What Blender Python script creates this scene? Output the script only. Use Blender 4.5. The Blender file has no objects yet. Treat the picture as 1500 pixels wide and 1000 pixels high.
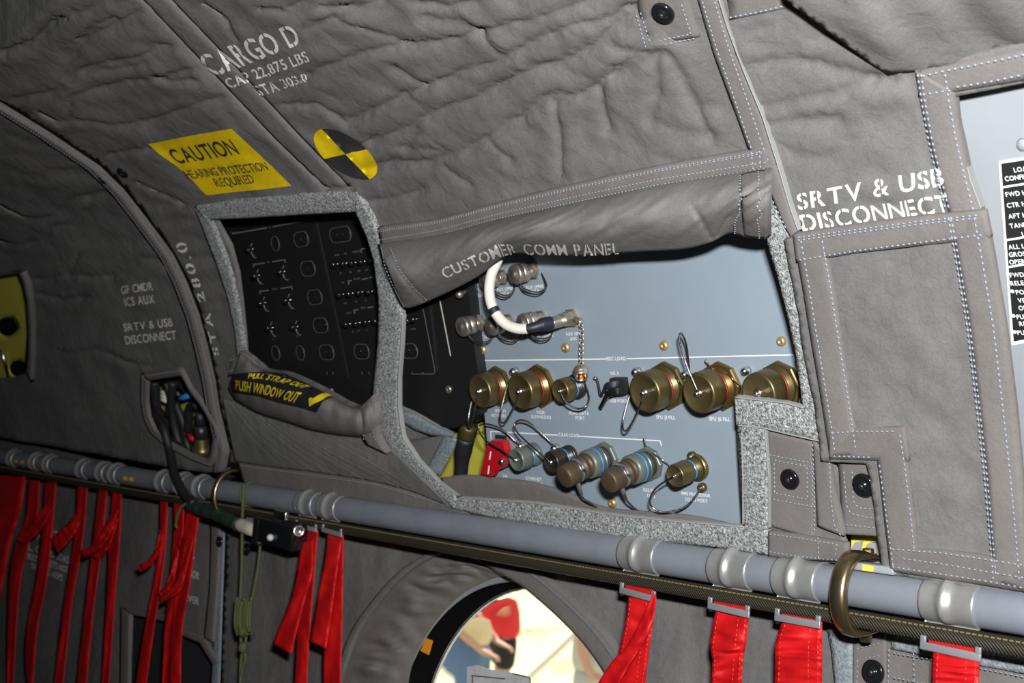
import bpy, bmesh, math, random
import numpy as np
from mathutils import Vector, Matrix, noise
from mathutils.bvhtree import BVHTree
from mathutils.geometry import delaunay_2d_cdt
random.seed(7); rng = np.random.default_rng(7)
SC = bpy.context.scene
COL = SC.collection

# ------------------------------------------------------------------ camera
# solved from the photograph: rail, panel rows and fuselage seams give the vanishing points
FPX = 1800.0
CAM = np.array([0.0, 0.0, 1.55])
MX = np.array([[0.64602514, -0.02119505, -0.76302182],
               [0.76154111, 0.08602752, 0.64238182],
               [0.05202556, -0.99606728, 0.07171684]])
cd = bpy.data.cameras.new('camera'); cam = bpy.data.objects.new('camera', cd); COL.objects.link(cam)
right = MX @ np.array([1, 0, 0.]); up = MX @ np.array([0, -1, 0.]); fwd = MX @ np.array([0, 0, 1.])
cam.matrix_world = Matrix(((right[0], up[0], -fwd[0], CAM[0]), (right[1], up[1], -fwd[1], CAM[1]),
                           (right[2], up[2], -fwd[2], CAM[2]), (0, 0, 0, 1)))
cd.sensor_width = 36; cd.lens = FPX / 1500 * 36; cd.clip_start = 0.02; cd.clip_end = 200
cd.dof.use_dof = True; cd.dof.focus_distance = 1.3; cd.dof.aperture_fstop = 10
SC.camera = cam
# ------------------------------------------------------------------ light and exposure
SC.view_settings.view_transform = 'Standard'; SC.view_settings.look = 'None'
SC.view_settings.gamma = 1; SC.view_settings.use_curve_mapping = False
SC.view_settings.exposure = 0.0
w = bpy.data.worlds.new('sky'); SC.world = w; w.use_nodes = True
w.node_tree.nodes['Background'].inputs['Color'].default_value = (0.75, 0.86, 1.0, 1)
w.node_tree.nodes['Background'].inputs['Strength'].default_value = 0.9
sl = bpy.data.lights.new('sun', 'SUN'); sl.energy = 11; sl.angle = 0.009; sl.color = (1, 0.96, 0.86)
so = bpy.data.objects.new('sun', sl); COL.objects.link(so); so.rotation_euler = (math.radians(-32), math.radians(-28), 0)
fl = bpy.data.lights.new('camera_flash', 'AREA'); fl.shape = 'RECTANGLE'; fl.size = 0.07; fl.size_y = 0.04
fl.energy = 38.0; fl.color = (1, 0.985, 0.965)
fo = bpy.data.objects.new('camera_flash', fl); COL.objects.link(fo)
fp = CAM + right * 0.05 + up * 0.13 + fwd * 0.02
aim = (fwd + right * 0.10)
fo.location = fp; fo.rotation_euler = Vector(aim).to_track_quat('-Z', 'Y').to_euler()

# ------------------------------------------------------------------ ray helpers (camera at the origin of this local frame, CAM added on output)
def rays(U, V):
    U = np.atleast_1d(np.asarray(U, float)); V = np.atleast_1d(np.asarray(V, float))
    d = np.stack([(U - 750) / FPX, (V - 500) / FPX, np.ones_like(U)], -1)
    return d @ MX.T
YT, ZT, RT = 1.0909, -0.1413, 0.020        # rail axis and radius

class Plane:
    def __init__(s, p0, n): s.p0 = np.array(p0, float); s.n = np.array(n, float) / np.linalg.norm(n)
    def hit(s, U, V, off=0.0):
        d = rays(U, V); k = (s.p0 @ s.n + off) / (d @ s.n)
        return d * k[:, None], np.repeat(s.n[None], len(d), 0)
def tilt_plane(y, z, deg):
    t = math.radians(deg); return Plane((0, YT + y, z), (0, -math.cos(t), -math.sin(t)))
class Profile:                              # curved hull liner: one section swept along the cabin
    def __init__(s, pts):
        p = np.array(pts, float); p[:, 0] += YT
        t = np.r_[0, np.cumsum(np.hypot(*np.diff(p, axis=0).T))]
        q = np.linspace(0, t[-1], 500)
        from_s = lambda c: np.interp(q, t, c)
        y, z = from_s(p[:, 0]), from_s(p[:, 1])
        k = np.ones(25) / 25
        sm = lambda c: np.convolve(np.r_[2 * c[0] - c[12:0:-1], c, 2 * c[-1] - c[-2:-14:-1]], k, 'valid')
        y, z = sm(y), sm(z)
        s.P = np.stack([y, z], -1); d = np.gradient(s.P, axis=0); d /= np.linalg.norm(d, axis=1)[:, None]
        s.N = np.stack([-d[:, 1], d[:, 0]], -1)     # towards the cabin
        s.S = q
        if s.N[0, 0] > 0: s.N = -s.N
    def hit(s, U, V, off=0.0, full=False):
        d = rays(U, V); off = np.broadcast_to(np.asarray(off, float), (len(d),))
        best_k = np.full(len(d), np.nan); X = np.zeros((len(d), 3)); Nn = np.zeros((len(d), 3)); ss = np.zeros(len(d))
        ch = 4000
        for a in range(0, len(d), ch):
            dd = d[a:a + ch]; oo = off[a:a + ch]
            Q = s.P[None] + s.N[None] * oo[:, None, None]
            c = Q[:, :, 0] * dd[:, None, 2] - Q[:, :, 1] * dd[:, None, 1]
            sg = (c[:, :-1] * c[:, 1:] <= 0)
            i = sg.argmax(1); r = np.arange(len(dd))
            none = ~sg.any(1)
            i = np.where(none, np.where(np.abs(c[:, 0]) < np.abs(c[:, -1]), 0, len(s.P) - 2), i)
            f = c[r, i] / (c[r, i] - c[r, i + 1] + 1e-15); f = np.clip(f, -3, 4)
            q = Q[r, i] + (Q[r, i + 1] - Q[r, i]) * f[:, None]
            k = np.hypot(q[:, 0], q[:, 1]) / np.hypot(dd[:, 1], dd[:, 2])
            X[a:a + ch] = dd * k[:, None]
            n = s.N[i]; Nn[a:a + ch, 1:] = n; ss[a:a + ch] = s.S[i]
        if full: return X, Nn, ss
        return X, Nn
LINER = Profile([(0.03, -0.30), (0.018, -0.17), (0.0, -0.10), (-0.02, -0.045), (-0.034, -0.005), (-0.055, 0.05), (-0.078, 0.10), (-0.106, 0.16), (-0.143, 0.23),
                 (-0.19, 0.30), (-0.245, 0.355), (-0.31, 0.40), (-0.38, 0.442), (-0.46, 0.485), (-0.55, 0.53), (-0.65, 0.575), (-0.80, 0.63), (-1.0, 0.68)])
LOWER = Plane((0, YT + 0.055, 0), (0, -1, 0))
PANEL = tilt_plane(0.03, -0.10, 15.5)
PN = PANEL.n; PUP = np.array([0, -math.sin(math.radians(15.5)), math.cos(math.radians(15.5))]); PX = np.array([1., 0, 0])
def P1(s, u, v, off=0.0): return s.hit([u], [v], off)[0][0]
def yplane(dy): return Plane((0, YT + dy, 0), (0, -1, 0))

# ------------------------------------------------------------------ objects
ABS = {}
def tag(o, label=None, cat=None, group=None, kind=None):
    if label: o['label'] = label
    if cat: o['category'] = cat
    if group: o['group'] = group
    if kind: o['kind'] = kind
    return o
def empty(name, loc, label, cat, group=None):
    o = bpy.data.objects.new(name, None); COL.objects.link(o); o.empty_display_size = 0.02
    l = np.array(loc, float) + CAM; o.location = l; ABS[o] = l
    return tag(o, label, cat, group)
BV = {}
def new(name, V, F, m, parent=None, smooth=True, bv=False):
    V = np.asarray(V, float) + CAM
    c = V.mean(0); me = bpy.data.meshes.new(name)
    me.from_pydata((V - c).tolist(), [], [list(map(int, f)) for f in F]); me.update()
    if smooth: me.polygons.foreach_set('use_smooth', [True] * len(me.polygons))
    me.materials.append(m)
    o = bpy.data.objects.new(name, me); COL.objects.link(o)
    o.location = c - (ABS[parent] if parent is not None else 0); ABS[o] = c
    if parent is not None: o.parent = parent
    if bv: BV[o] = BVHTree.FromPolygons((V - CAM).tolist(), [list(map(int, f)) for f in F])
    return o
class MB:
    def __init__(s): s.V = []; s.F = []; s.n = 0
    def add(s, V, F):
        V = np.asarray(V, float); s.V.append(V); s.F += [tuple(i + s.n for i in f) for f in F]; s.n += len(V); return s
    def build(s, name, m, parent=None, smooth=True, bv=False): return new(name, np.concatenate(s.V), s.F, m, parent, smooth, bv)
def unit(v): v = np.asarray(v, float); return v / (np.linalg.norm(v) + 1e-12)
def basis(a):
    a = unit(a); t = np.array([0, 0, 1.]) if abs(a[2]) < 0.9 else np.array([1., 0, 0])
    x = unit(np.cross(t, a)); return x, np.cross(a, x), a
def lathe(prof, c, axis, n=32, cap=True):   # prof: (radius, along axis)
    x, y, a = basis(axis); V = []; F = []
    th = np.arange(n) * 2 * math.pi / n
    for r, h in prof:
        for t in th: V.append(c + (x * math.cos(t) + y * math.sin(t)) * r + a * h)
    for i in range(len(prof) - 1):
        for j in range(n): F.append((i * n + j, i * n + (j + 1) % n, (i + 1) * n + (j + 1) % n, (i + 1) * n + j))
    if cap:
        F.append(tuple(range(n))[::-1]); F.append(tuple(range((len(prof) - 1) * n, len(prof) * n)))
    return V, F
def smooth_path(P, n):
    P = np.asarray(P, float)
    if len(P) == 2: return P[0] + (P[1] - P[0]) * np.linspace(0, 1, n)[:, None]
    t = np.r_[0, np.cumsum(np.linalg.norm(np.diff(P, axis=0), axis=1) ** 0.5 + 1e-9)]; q = np.linspace(0, t[-1], n)
    out = []
    A = np.vstack([2 * P[0] - P[1], P, 2 * P[-1] - P[-2]]); T = np.r_[t[0] - (t[1] - t[0]), t, t[-1] + (t[-1] - t[-2])]
    for x in q:
        i = min(max(np.searchsorted(t, x, 'right') - 1, 0), len(P) - 2)
        p0, p1, p2, p3 = A[i:i + 4]; t0, t1, t2, t3 = T[i:i + 4]
        m1 = (p2 - p0) / (t2 - t0); m2 = (p3 - p1) / (t3 - t1); h = t2 - t1; u = (x - t1) / h
        out.append((2 * u**3 - 3 * u**2 + 1) * p1 + (u**3 - 2 * u**2 + u) * h * m1 + (-2 * u**3 + 3 * u**2) * p2 + (u**3 - u**2) * h * m2)
    return np.array(out)
def sweep(path, r, n=10, cap=True):
    P = np.asarray(path, float); R = np.broadcast_to(np.asarray(r, float), (len(P),))
    T = np.gradient(P, axis=0); T /= np.linalg.norm(T, axis=1)[:, None] + 1e-12
    x = basis(T[0])[0]; V = []; F = []
    for i, p in enumerate(P):
        x = unit(x - T[i] * (x @ T[i])); y = np.cross(T[i], x)
        for j in range(n):
            a = 2 * math.pi * j / n; V.append(p + (x * math.cos(a) + y * math.sin(a)) * R[i])
    for i in range(len(P) - 1):
        for j in range(n): F.append((i * n + j, i * n + (j + 1) % n, (i + 1) * n + (j + 1) % n, (i + 1) * n + j))
    if cap: F.append(tuple(range(n))[::-1]); F.append(tuple(range((len(P) - 1) * n, len(P) * n)))
    return V, F
def boxv(c, x, y, z, bev=0.0):              # half-extent vectors; optional chamfer
    c = np.asarray(c, float)
    if not bev:
        V = [c + sx * x + sy * y + sz * z for sx in (-1, 1) for sy in (-1, 1) for sz in (-1, 1)]
        return V, [(0, 1, 3, 2), (4, 6, 7, 5), (0, 4, 5, 1), (2, 3, 7, 6), (0, 2, 6, 4), (1, 5, 7, 3)]
    bm = bmesh.new(); bmesh.ops.create_cube(bm, size=2)
    ex = [np.linalg.norm(v) for v in (x, y, z)]
    for v in bm.verts: v.co = Vector((v.co.x * ex[0], v.co.y * ex[1], v.co.z * ex[2]))
    bmesh.ops.bevel(bm, geom=bm.edges[:], offset=bev, segments=2, affect='EDGES', profile=0.6)
    X, Y, Z = unit(x), unit(y), unit(z)
    V = [c + X * v.co.x + Y * v.co.y + Z * v.co.z for v in bm.verts]
    bm.verts.index_update(); F = [tuple(v.index for v in f.verts) for f in bm.faces]; bm.free()
    return V, F
def inside(poly, pts):
    p = np.asarray(poly, float); x, y = pts[:, 0], pts[:, 1]; r = np.zeros(len(pts), bool)
    for i in range(len(p)):
        x1, y1 = p[i]; x2, y2 = p[i - 1]
        c = ((y1 > y) != (y2 > y)) & (x < (x2 - x1) * (y - y1) / (y2 - y1 + 1e-12) + x1); r ^= c
    return r
def dens(poly, step, closed=True):
    p = np.asarray(poly, float); out = []
    for i in range(len(p) if closed else len(p) - 1):
        a, b = p[i], p[(i + 1) % len(p)]; n = max(1, int(np.hypot(*(b - a)) / step))
        for j in range(n): out.append(a + (b - a) * j / n)
    if not closed: out.append(p[-1])
    return np.array(out)
def segdist(pts, poly):
    p = np.asarray(poly, float); d = np.full(len(pts), 1e9)
    for a, b in zip(p[:-1], p[1:]):
        ab = b - a; t = np.clip(((pts - a) @ ab) / (ab @ ab + 1e-12), 0, 1)
        d = np.minimum(d, np.linalg.norm(pts - a - t[:, None] * ab, axis=1))
    return d
def cdt(outline, holes, step, lines=()):
    rings = [dens(outline, step)] + [dens(h, step) for h in holes]
    pts = np.concatenate(rings); E = []; n = 0
    for r in rings: E += [(n + i, n + (i + 1) % len(r)) for i in range(len(r))]; n += len(r)
    lo, hi = rings[0].min(0), rings[0].max(0)
    gx, gy = np.meshgrid(np.arange(lo[0] + step / 2, hi[0], step), np.arange(lo[1] + step / 2, hi[1], step * 0.87))
    gx = gx + (np.arange(gx.shape[0]) % 2)[:, None] * step / 2
    g = np.stack([gx.ravel(), gy.ravel()], -1)
    ok = inside(rings[0], g)
    for h in rings[1:]: ok &= ~inside(h, g)
    g = g[ok]
    for r in rings:
        d = segdist(g, np.vstack([r, r[:1]])) if len(g) < 1e9 else 0
        g = g[d > step * 0.45]
    for l in lines:                         # finer points along creases and sewn grooves
        c = dens(l, 4, False); t = np.gradient(c, axis=0); t /= np.linalg.norm(t, axis=1)[:, None] + 1e-9; n_ = np.stack([-t[:, 1], t[:, 0]], -1)
        x_ = np.concatenate([c, c + n_ * 2.6, c - n_ * 2.6, c + n_ * 5.5, c - n_ * 5.5]); ok = inside(rings[0], x_)
        for h in rings[1:]: ok &= ~inside(h, x_)
        for r in rings: ok &= segdist(x_, np.vstack([r, r[:1]])) > 2
        g = g[segdist(g, c) > 7]; g = np.concatenate([g, x_[ok]])
    allp = np.concatenate([pts, g])
    v, e, f, *_ = delaunay_2d_cdt([Vector(p) for p in allp], E, [], 0, 1e-5)
    v = np.array([tuple(p) for p in v]); f = np.array([tuple(t) for t in f])
    c = v[f].mean(1); ok = inside(outline, c)
    for h in holes: ok &= ~inside(h, c)
    return v, f[ok]
def orient(V, F):                           # make the faces look towards the camera
    V = np.asarray(V); out = []
    for f in F:
        a, b, c = V[f[0]], V[f[1]], V[f[2]]
        n = np.cross(b - a, c - a); out.append(tuple(f) if n @ a < 0 else tuple(f)[::-1])
    return out
def rim(V, F, N, th):                       # thickness along open edges
    E = {}
    for f in F:
        for i in range(len(f)):
            a, b = f[i], f[(i + 1) % len(f)]; E[(a, b)] = E.get((a, b), 0) + 1
    bd = [(a, b) for (a, b) in E if (b, a) not in E]
    ids = sorted({i for e in bd for i in e}); mp = {i: len(V) + 1 * k for k, i in enumerate(ids)}
    V2 = np.concatenate([V, np.array([V[i] - N[i] * th for i in ids])]) if ids else V
    return V2, list(F) + [(b, a, mp[a], mp[b]) for a, b in bd]
def sheet(name, outline, holes, surf, m, off=0.0, hf=None, step=8, th=0.006, parent=None, bv=True, lines=()):
    v, f = cdt(outline, holes, step, lines)
    X, N = surf.hit(v[:, 0], v[:, 1], off)
    if hf is not None: X = X + N * hf(X, v)[:, None]
    F = orient(X, f)
    if th: X, F = rim(X, F, N, th)
    return new(name, X, F, m, parent, True, bv)
def resamp(P, n):
    P = np.asarray(P, float); t = np.r_[0, np.cumsum(np.hypot(*np.diff(P, axis=0).T))]; q = np.linspace(0, t[-1], n)
    return np.stack([np.interp(q, t, P[:, 0]), np.interp(q, t, P[:, 1])], -1)
def grid_faces(n, m): return [(i * m + j, i * m + j + 1, (i + 1) * m + j + 1, (i + 1) * m + j) for i in range(n - 1) for j in range(m - 1)]
def loft(A, B, surf, hfun, n=60, k=9, smoothed=True):  # ruled in the picture, lifted by hfun(s, t) over the surface
    a, b = (smooth_path(A, n) if smoothed else resamp(A, n)), (smooth_path(B, n) if smoothed else resamp(B, n))
    t = np.linspace(0, 1, k); s = np.linspace(0, 1, n)
    uv = a[:, None] + (b - a)[:, None] * t[None, :, None]
    S, T = np.meshgrid(s, t, indexing='ij')
    h = hfun(S.ravel(), T.ravel())
    uv = uv.reshape(-1, 2)
    X, N = surf.hit(uv[:, 0], uv[:, 1], h)
    return X, N, grid_faces(n, k)
def strip(name, A, B, surf, m, h=0.003, th=0.003, n=40, k=5, parent=None, bv=False, jit=0.0, smoothed=False):
    rnd = lambda s, t: h - 0.0012 * np.abs(2 * t - 1) ** 4 + (jit * rng.standard_normal(len(s)) if jit else 0)
    X, N, F = loft(A, B, surf, rnd, n, k, smoothed)
    F = orient(X, F); X, F = rim(X, F, N, th)
    return new(name, X, F, m, parent, True, bv)
class OnMesh:                               # paint and thread lie on an object already built
    def __init__(s, *objs): s.b = [BV[o] for o in objs]
    def hit(s, U, V, off=0.0):
        d = rays(U, V); X = np.full((len(d), 3), np.nan); N = np.zeros((len(d), 3)); off = np.broadcast_to(off, (len(d),))
        for i, q in enumerate(d):
            best = None
            for b in s.b:
                r = b.ray_cast(Vector((0, 0, 0)), Vector(q))
                if r[0] is not None and (best is None or r[3] < best[3]): best = r
            if best:
                n = np.array(best[1]); n = n if n @ q < 0 else -n
                X[i] = np.array(best[0]) + n * off[i]; N[i] = n
        return X, N
def drop_nan(X, F):
    ok = ~np.isnan(X[:, 0]); mp = np.cumsum(ok) - 1
    return X[ok], [tuple(mp[i] for i in f) for f in F if all(ok[i] for i in f)]
def decal(name, poly, surf, m, off=0.0012, step=6, parent=None, holes=()):
    v, f = cdt(poly, list(holes), step); X, N = surf.hit(v[:, 0], v[:, 1], off); X, F = drop_nan(X, f)
    return new(name, X, orient(X, F), m, parent)
STM = []
def stitch(mb, poly, surf, off=0.001, pitch=0.0052, dash=0.0034, wid=0.0009):
    P = dens(poly, 3, False); X, N = surf.hit(P[:, 0], P[:, 1], off); ok = ~np.isnan(X[:, 0]); X, N = X[ok], N[ok]
    if len(X) < 2: return
    t = np.r_[0, np.cumsum(np.linalg.norm(np.diff(X, axis=0), axis=1))]
    q = np.arange(0, t[-1] - dash, pitch)
    at = lambda s: np.stack([np.interp(s, t, X[:, i]) for i in range(3)], -1)
    A, B = at(q), at(q + dash); Nn = np.stack([np.interp(q, t, N[:, i]) for i in range(3)], -1)
    for a, b, n in zip(A, B, Nn):
        n = unit(n); d = unit(b - a); s = np.cross(n, d) * wid; mid = (a + b) / 2
        mb.add([a, mid + s, b, mid - s, mid + n * wid * 1.1], [(0, 1, 4), (1, 2, 4), (2, 3, 4), (3, 0, 4)])

# ------------------------------------------------------------------ materials (all procedural)
def mat(name, col, rough=0.6, metal=0.0, col2=None, nscale=60, nmix=(0.35, 0.65), bump=0.0, bscale=300, bdist=0.002, spec=0.5, sheen=0.0, extra=None, coat=0.0):
    m = bpy.data.materials.new(name); m.use_nodes = True; nt = m.node_tree; N = nt.nodes; L = nt.links
    b = N['Principled BSDF']; b.inputs['Roughness'].default_value = rough; b.inputs['Metallic'].default_value = metal
    b.inputs['Specular IOR Level'].default_value = spec; b.inputs['Base Color'].default_value = (*col, 1)
    b.inputs['Sheen Weight'].default_value = sheen; b.inputs['Coat Weight'].default_value = coat
    tc = N.new('ShaderNodeTexCoord')
    if col2:
        n = N.new('ShaderNodeTexNoise'); n.inputs['Scale'].default_value = nscale; n.inputs['Detail'].default_value = 6; n.inputs['Roughness'].default_value = 0.65
        L.new(tc.outputs['Object'], n.inputs['Vector'])
        r = N.new('ShaderNodeValToRGB'); r.color_ramp.elements[0].position = nmix[0]; r.color_ramp.elements[1].position = nmix[1]
        r.color_ramp.elements[0].color = (*col, 1); r.color_ramp.elements[1].color = (*col2, 1)
        L.new(n.outputs['Fac'], r.inputs['Fac']); L.new(r.outputs['Color'], b.inputs['Base Color'])
    if bump:
        n2 = N.new('ShaderNodeTexNoise'); n2.inputs['Scale'].default_value = bscale; n2.inputs['Detail'].default_value = 3
        L.new(tc.outputs['Object'], n2.inputs['Vector'])
        bp = N.new('ShaderNodeBump'); bp.inputs['Strength'].default_value = bump; bp.inputs['Distance'].default_value = bdist
        L.new(n2.outputs['Fac'], bp.inputs['Height']); L.new(bp.outputs['Normal'], b.inputs['Normal'])
    if extra: extra(nt, b, tc)
    return m
def fabric(name, c1, c2, net=0.0, crinkle=0.5):
    m = mat(name, c1, 0.92, spec=0.12, sheen=0.0); nt = m.node_tree; N = nt.nodes; L = nt.links; b = N['Principled BSDF']
    tc = N.new('ShaderNodeTexCoord')
    n = N.new('ShaderNodeTexNoise'); n.inputs['Scale'].default_value = 9; n.inputs['Detail'].default_value = 8; n.inputs['Roughness'].default_value = 0.7
    g = N.new('ShaderNodeTexNoise'); g.inputs['Scale'].default_value = 650; g.inputs['Detail'].default_value = 2
    add = N.new('ShaderNodeMath'); add.operation = 'ADD'; mul = N.new('ShaderNodeMath'); mul.operation = 'MULTIPLY'; mul.inputs[1].default_value = 0.55
    L.new(tc.outputs['Object'], n.inputs['Vector']); L.new(tc.outputs['Object'], g.inputs['Vector'])
    L.new(g.outputs['Fac'], mul.inputs[0]); L.new(n.outputs['Fac'], add.inputs[0]); L.new(mul.outputs[0], add.inputs[1])
    r = N.new('ShaderNodeValToRGB'); r.color_ramp.elements[0].position = 0.52; r.color_ramp.elements[1].position = 1.0
    r.color_ramp.elements[0].color = (*c1, 1); r.color_ramp.elements[1].color = (*c2, 1)
    L.new(add.outputs[0], r.inputs['Fac'])
    src = r.outputs['Color']
    if net:                                 # faint quilted net showing in the cloth
        v = N.new('ShaderNodeTexVoronoi'); v.feature = 'DISTANCE_TO_EDGE'; v.inputs['Scale'].default_value = 75; v.inputs['Randomness'].default_value = 0.55
        L.new(tc.outputs['Object'], v.inputs['Vector'])
        rr = N.new('ShaderNodeMapRange'); rr.inputs[1].default_value = 0.0; rr.inputs[2].default_value = 0.09; rr.inputs[3].default_value = 1 - net; rr.inputs[4].default_value = 1.0
        L.new(v.outputs['Distance'], rr.inputs[0])
        mx = N.new('ShaderNodeMix'); mx.data_type = 'RGBA'; mx.blend_type = 'MULTIPLY'; mx.inputs[0].default_value = 1.0
        L.new(src, mx.inputs[6]); L.new(rr.outputs[0], mx.inputs[7]); src = mx.outputs[2]
    L.new(src, b.inputs['Base Color'])
    c = N.new('ShaderNodeTexNoise'); c.inputs['Scale'].default_value = 45; c.inputs['Detail'].default_value = 5; c.inputs['Distortion'].default_value = 0.6
    L.new(tc.outputs['Object'], c.inputs['Vector'])
    b1 = N.new('ShaderNodeBump'); b1.inputs['Strength'].default_value = crinkle; b1.inputs['Distance'].default_value = 0.004; L.new(c.outputs['Fac'], b1.inputs['Height'])
    b2 = N.new('ShaderNodeBump'); b2.inputs['Strength'].default_value = 0.35; b2.inputs['Distance'].default_value = 0.0008; L.new(g.outputs['Fac'], b2.inputs['Height'])
    L.new(b1.outputs['Normal'], b2.inputs['Normal']); L.new(b2.outputs['Normal'], b.inputs['Normal'])
    return m
M = {}
M['quilt'] = fabric('quilted_grey_cloth', (0.106, 0.1055, 0.1055), (0.168, 0.166, 0.165), net=0.07)
M['trim'] = fabric('grey_brown_binding', (0.116, 0.108, 0.105), (0.172, 0.160, 0.155), net=0.0, crinkle=0.3)
M['flap'] = fabric('grey_cover_cloth', (0.122, 0.1215, 0.120), (0.185, 0.183, 0.180), net=0.06, crinkle=0.25)
M['edge'] = mat('pale_cut_edge', (0.27, 0.285, 0.28), 0.9, bump=0.4, bscale=900, bdist=0.001)
M['velcro'] = mat('loop_pile', (0.055, 0.06, 0.06), 0.7, col2=(0.56, 0.60, 0.60), nscale=330, nmix=(0.36, 0.66), bump=1.0, bscale=600, bdist=0.003, spec=0.6)
M['hook'] = mat('blue_grey_hook_tape', (0.12, 0.15, 0.17), 0.7, col2=(0.26, 0.31, 0.34), nscale=260, bump=0.8, bscale=400, bdist=0.002)
M['thread'] = mat('pale_blue_thread', (0.25, 0.285, 0.36), 0.8)
M['paint'] = mat('white_stencil_paint', (0.72, 0.72, 0.69), 0.8, col2=(0.52, 0.52, 0.49), nscale=180, nmix=(0.5, 0.75), bump=0.3, bscale=500, bdist=0.0006)
M['yellowpaint'] = mat('yellow_stencil_paint', (0.80, 0.58, 0.006), 0.92, spec=0.1, col2=(0.70, 0.50, 0.006), nscale=120, bump=0.3, bscale=400, bdist=0.0006)
M['blackpaint'] = mat('black_stencil_paint', (0.022, 0.022, 0.024), 0.8, bump=0.3, bscale=400, bdist=0.0006)
M['inkyellow'] = mat('yellow_label_print', (0.78, 0.60, 0.01), 0.7)
M['label'] = mat('black_label_cloth', (0.014, 0.015, 0.016), 0.85, spec=0.15, bump=0.3, bscale=500, bdist=0.0006)
M['panel'] = mat('blue_grey_panel_enamel', (0.225, 0.285, 0.342), 0.42, col2=(0.245, 0.305, 0.362), nscale=8, bump=0.05, bscale=700, bdist=0.0005)
M['hullpaint'] = mat('grey_hull_enamel', (0.25, 0.275, 0.30), 0.5, col2=(0.27, 0.295, 0.32), nscale=10)
M['rail'] = mat('blue_grey_rail_enamel', (0.185, 0.205, 0.240), 0.45, col2=(0.150, 0.165, 0.192), nscale=22, nmix=(0.45, 0.8), bump=0.04, bscale=300)
M['print'] = mat('white_print', (0.78, 0.80, 0.80), 0.6)
M['dimprint'] = mat('worn_white_print', (0.16, 0.16, 0.15), 0.7)
M['black'] = mat('black_console_paint', (0.010, 0.0105, 0.0115), 0.48, bump=0.15, bscale=900, bdist=0.0004)
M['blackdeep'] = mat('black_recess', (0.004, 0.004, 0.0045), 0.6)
M['blackgloss'] = mat('black_gloss_plastic', (0.008, 0.009, 0.011), 0.15)
M['seal'] = mat('black_window_seal', (0.005, 0.005, 0.006), 1.0, spec=0.0)
M['rubber'] = mat('black_rubber', (0.014, 0.015, 0.017), 0.55, bump=0.1, bscale=300, bdist=0.0005)
M['heatshrink'] = mat('blue_black_heatshrink', (0.012, 0.016, 0.028), 0.5)
M['cable_white'] = mat('off_white_cable_jacket', (0.66, 0.63, 0.57), 0.6, col2=(0.55, 0.51, 0.45), nscale=70, nmix=(0.5, 0.8))
M['olive'] = mat('olive_cadmium_plate', (0.145, 0.115, 0.045), 0.36, metal=0.75, col2=(0.18, 0.145, 0.065), nscale=40)
M['olivebrown'] = mat('brown_anodised_cap', (0.085, 0.062, 0.036), 0.5, metal=0.35, bump=0.1, bscale=800, bdist=0.0004)
M['gold'] = mat('gold_chromate', (0.30, 0.17, 0.05), 0.33, metal=0.85, col2=(0.22, 0.16, 0.06), nscale=50)
M['greyconn'] = mat('grey_green_shell', (0.13, 0.155, 0.135), 0.42, metal=0.3)
M['darkconn'] = mat('dark_bronze_shell', (0.045, 0.042, 0.034), 0.38, metal=0.6)
M['nickel'] = mat('dull_nickel', (0.62, 0.555, 0.48), 0.34, metal=0.88, col2=(0.45, 0.40, 0.345), nscale=60)
M['steel'] = mat('bright_steel', (0.70, 0.70, 0.68), 0.25, metal=1.0)
M['wire'] = mat('twisted_steel_wire', (0.45, 0.44, 0.42), 0.35, metal=1.0, col2=(0.12, 0.12, 0.12), nscale=500, nmix=(0.4, 0.6))
M['brass'] = mat('brass_screw', (0.70, 0.47, 0.20), 0.38, metal=0.75)
M['copper'] = mat('copper_socket', (0.75, 0.42, 0.26), 0.25, metal=1.0)
M['redband'] = mat('red_band', (0.36, 0.012, 0.012), 0.4)
M['blueband'] = mat('blue_band', (0.03, 0.22, 0.62), 0.4)
M['redguard'] = mat('red_switch_guard', (0.42, 0.008, 0.016), 0.3)
M['red'] = mat('red_webbing', (0.56, 0.008, 0.009), 0.5, col2=(0.40, 0.005, 0.008), nscale=30, bump=0.25, bscale=900, bdist=0.0006, spec=0.25)
M['redthread'] = mat('pale_red_thread', (0.62, 0.05, 0.045), 0.6)
M['alu'] = mat('brushed_aluminium_saddle', (0.46, 0.465, 0.47), 0.36, metal=0.6, col2=(0.37, 0.375, 0.38), nscale=35)
M['buckle'] = mat('grey_buckle_metal', (0.27, 0.28, 0.30), 0.45, metal=0.4)
M['rimgrey'] = mat('console_lit_edge', (0.075, 0.075, 0.072), 0.5)  # paler grey paints in the light that catches the recess rims
M['bronze'] = mat('golden_cadmium_clamp', (0.36, 0.28, 0.15), 0.30, metal=0.95, col2=(0.30, 0.24, 0.15), nscale=25)
M['chromate'] = mat('yellow_green_primer', (0.60, 0.57, 0.075), 0.6, col2=(0.54, 0.51, 0.065), nscale=12)
M['primer_y'] = mat('yellow_primer', (0.72, 0.60, 0.06), 0.55)
M['greentape'] = mat('dark_green_tape', (0.012, 0.030, 0.022), 0.5, col2=(0.018, 0.045, 0.032), nscale=50, bump=0.3, bscale=120, bdist=0.001)
M['cord'] = mat('olive_parachute_cord', (0.060, 0.075, 0.022), 0.8, col2=(0.09, 0.11, 0.036), nscale=500, bump=0.5, bscale=800, bdist=0.001)
M['cream'] = mat('cream_plastic', (0.50, 0.47, 0.40), 0.4)
M['glassdark'] = mat('white_knob', (0.55, 0.56, 0.58), 0.3)
M['navy'] = mat('dark_navy_cloth', (0.012, 0.012, 0.022), 0.9)
M['orange'] = mat('orange_tape', (0.80, 0.30, 0.02), 0.6)
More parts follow.
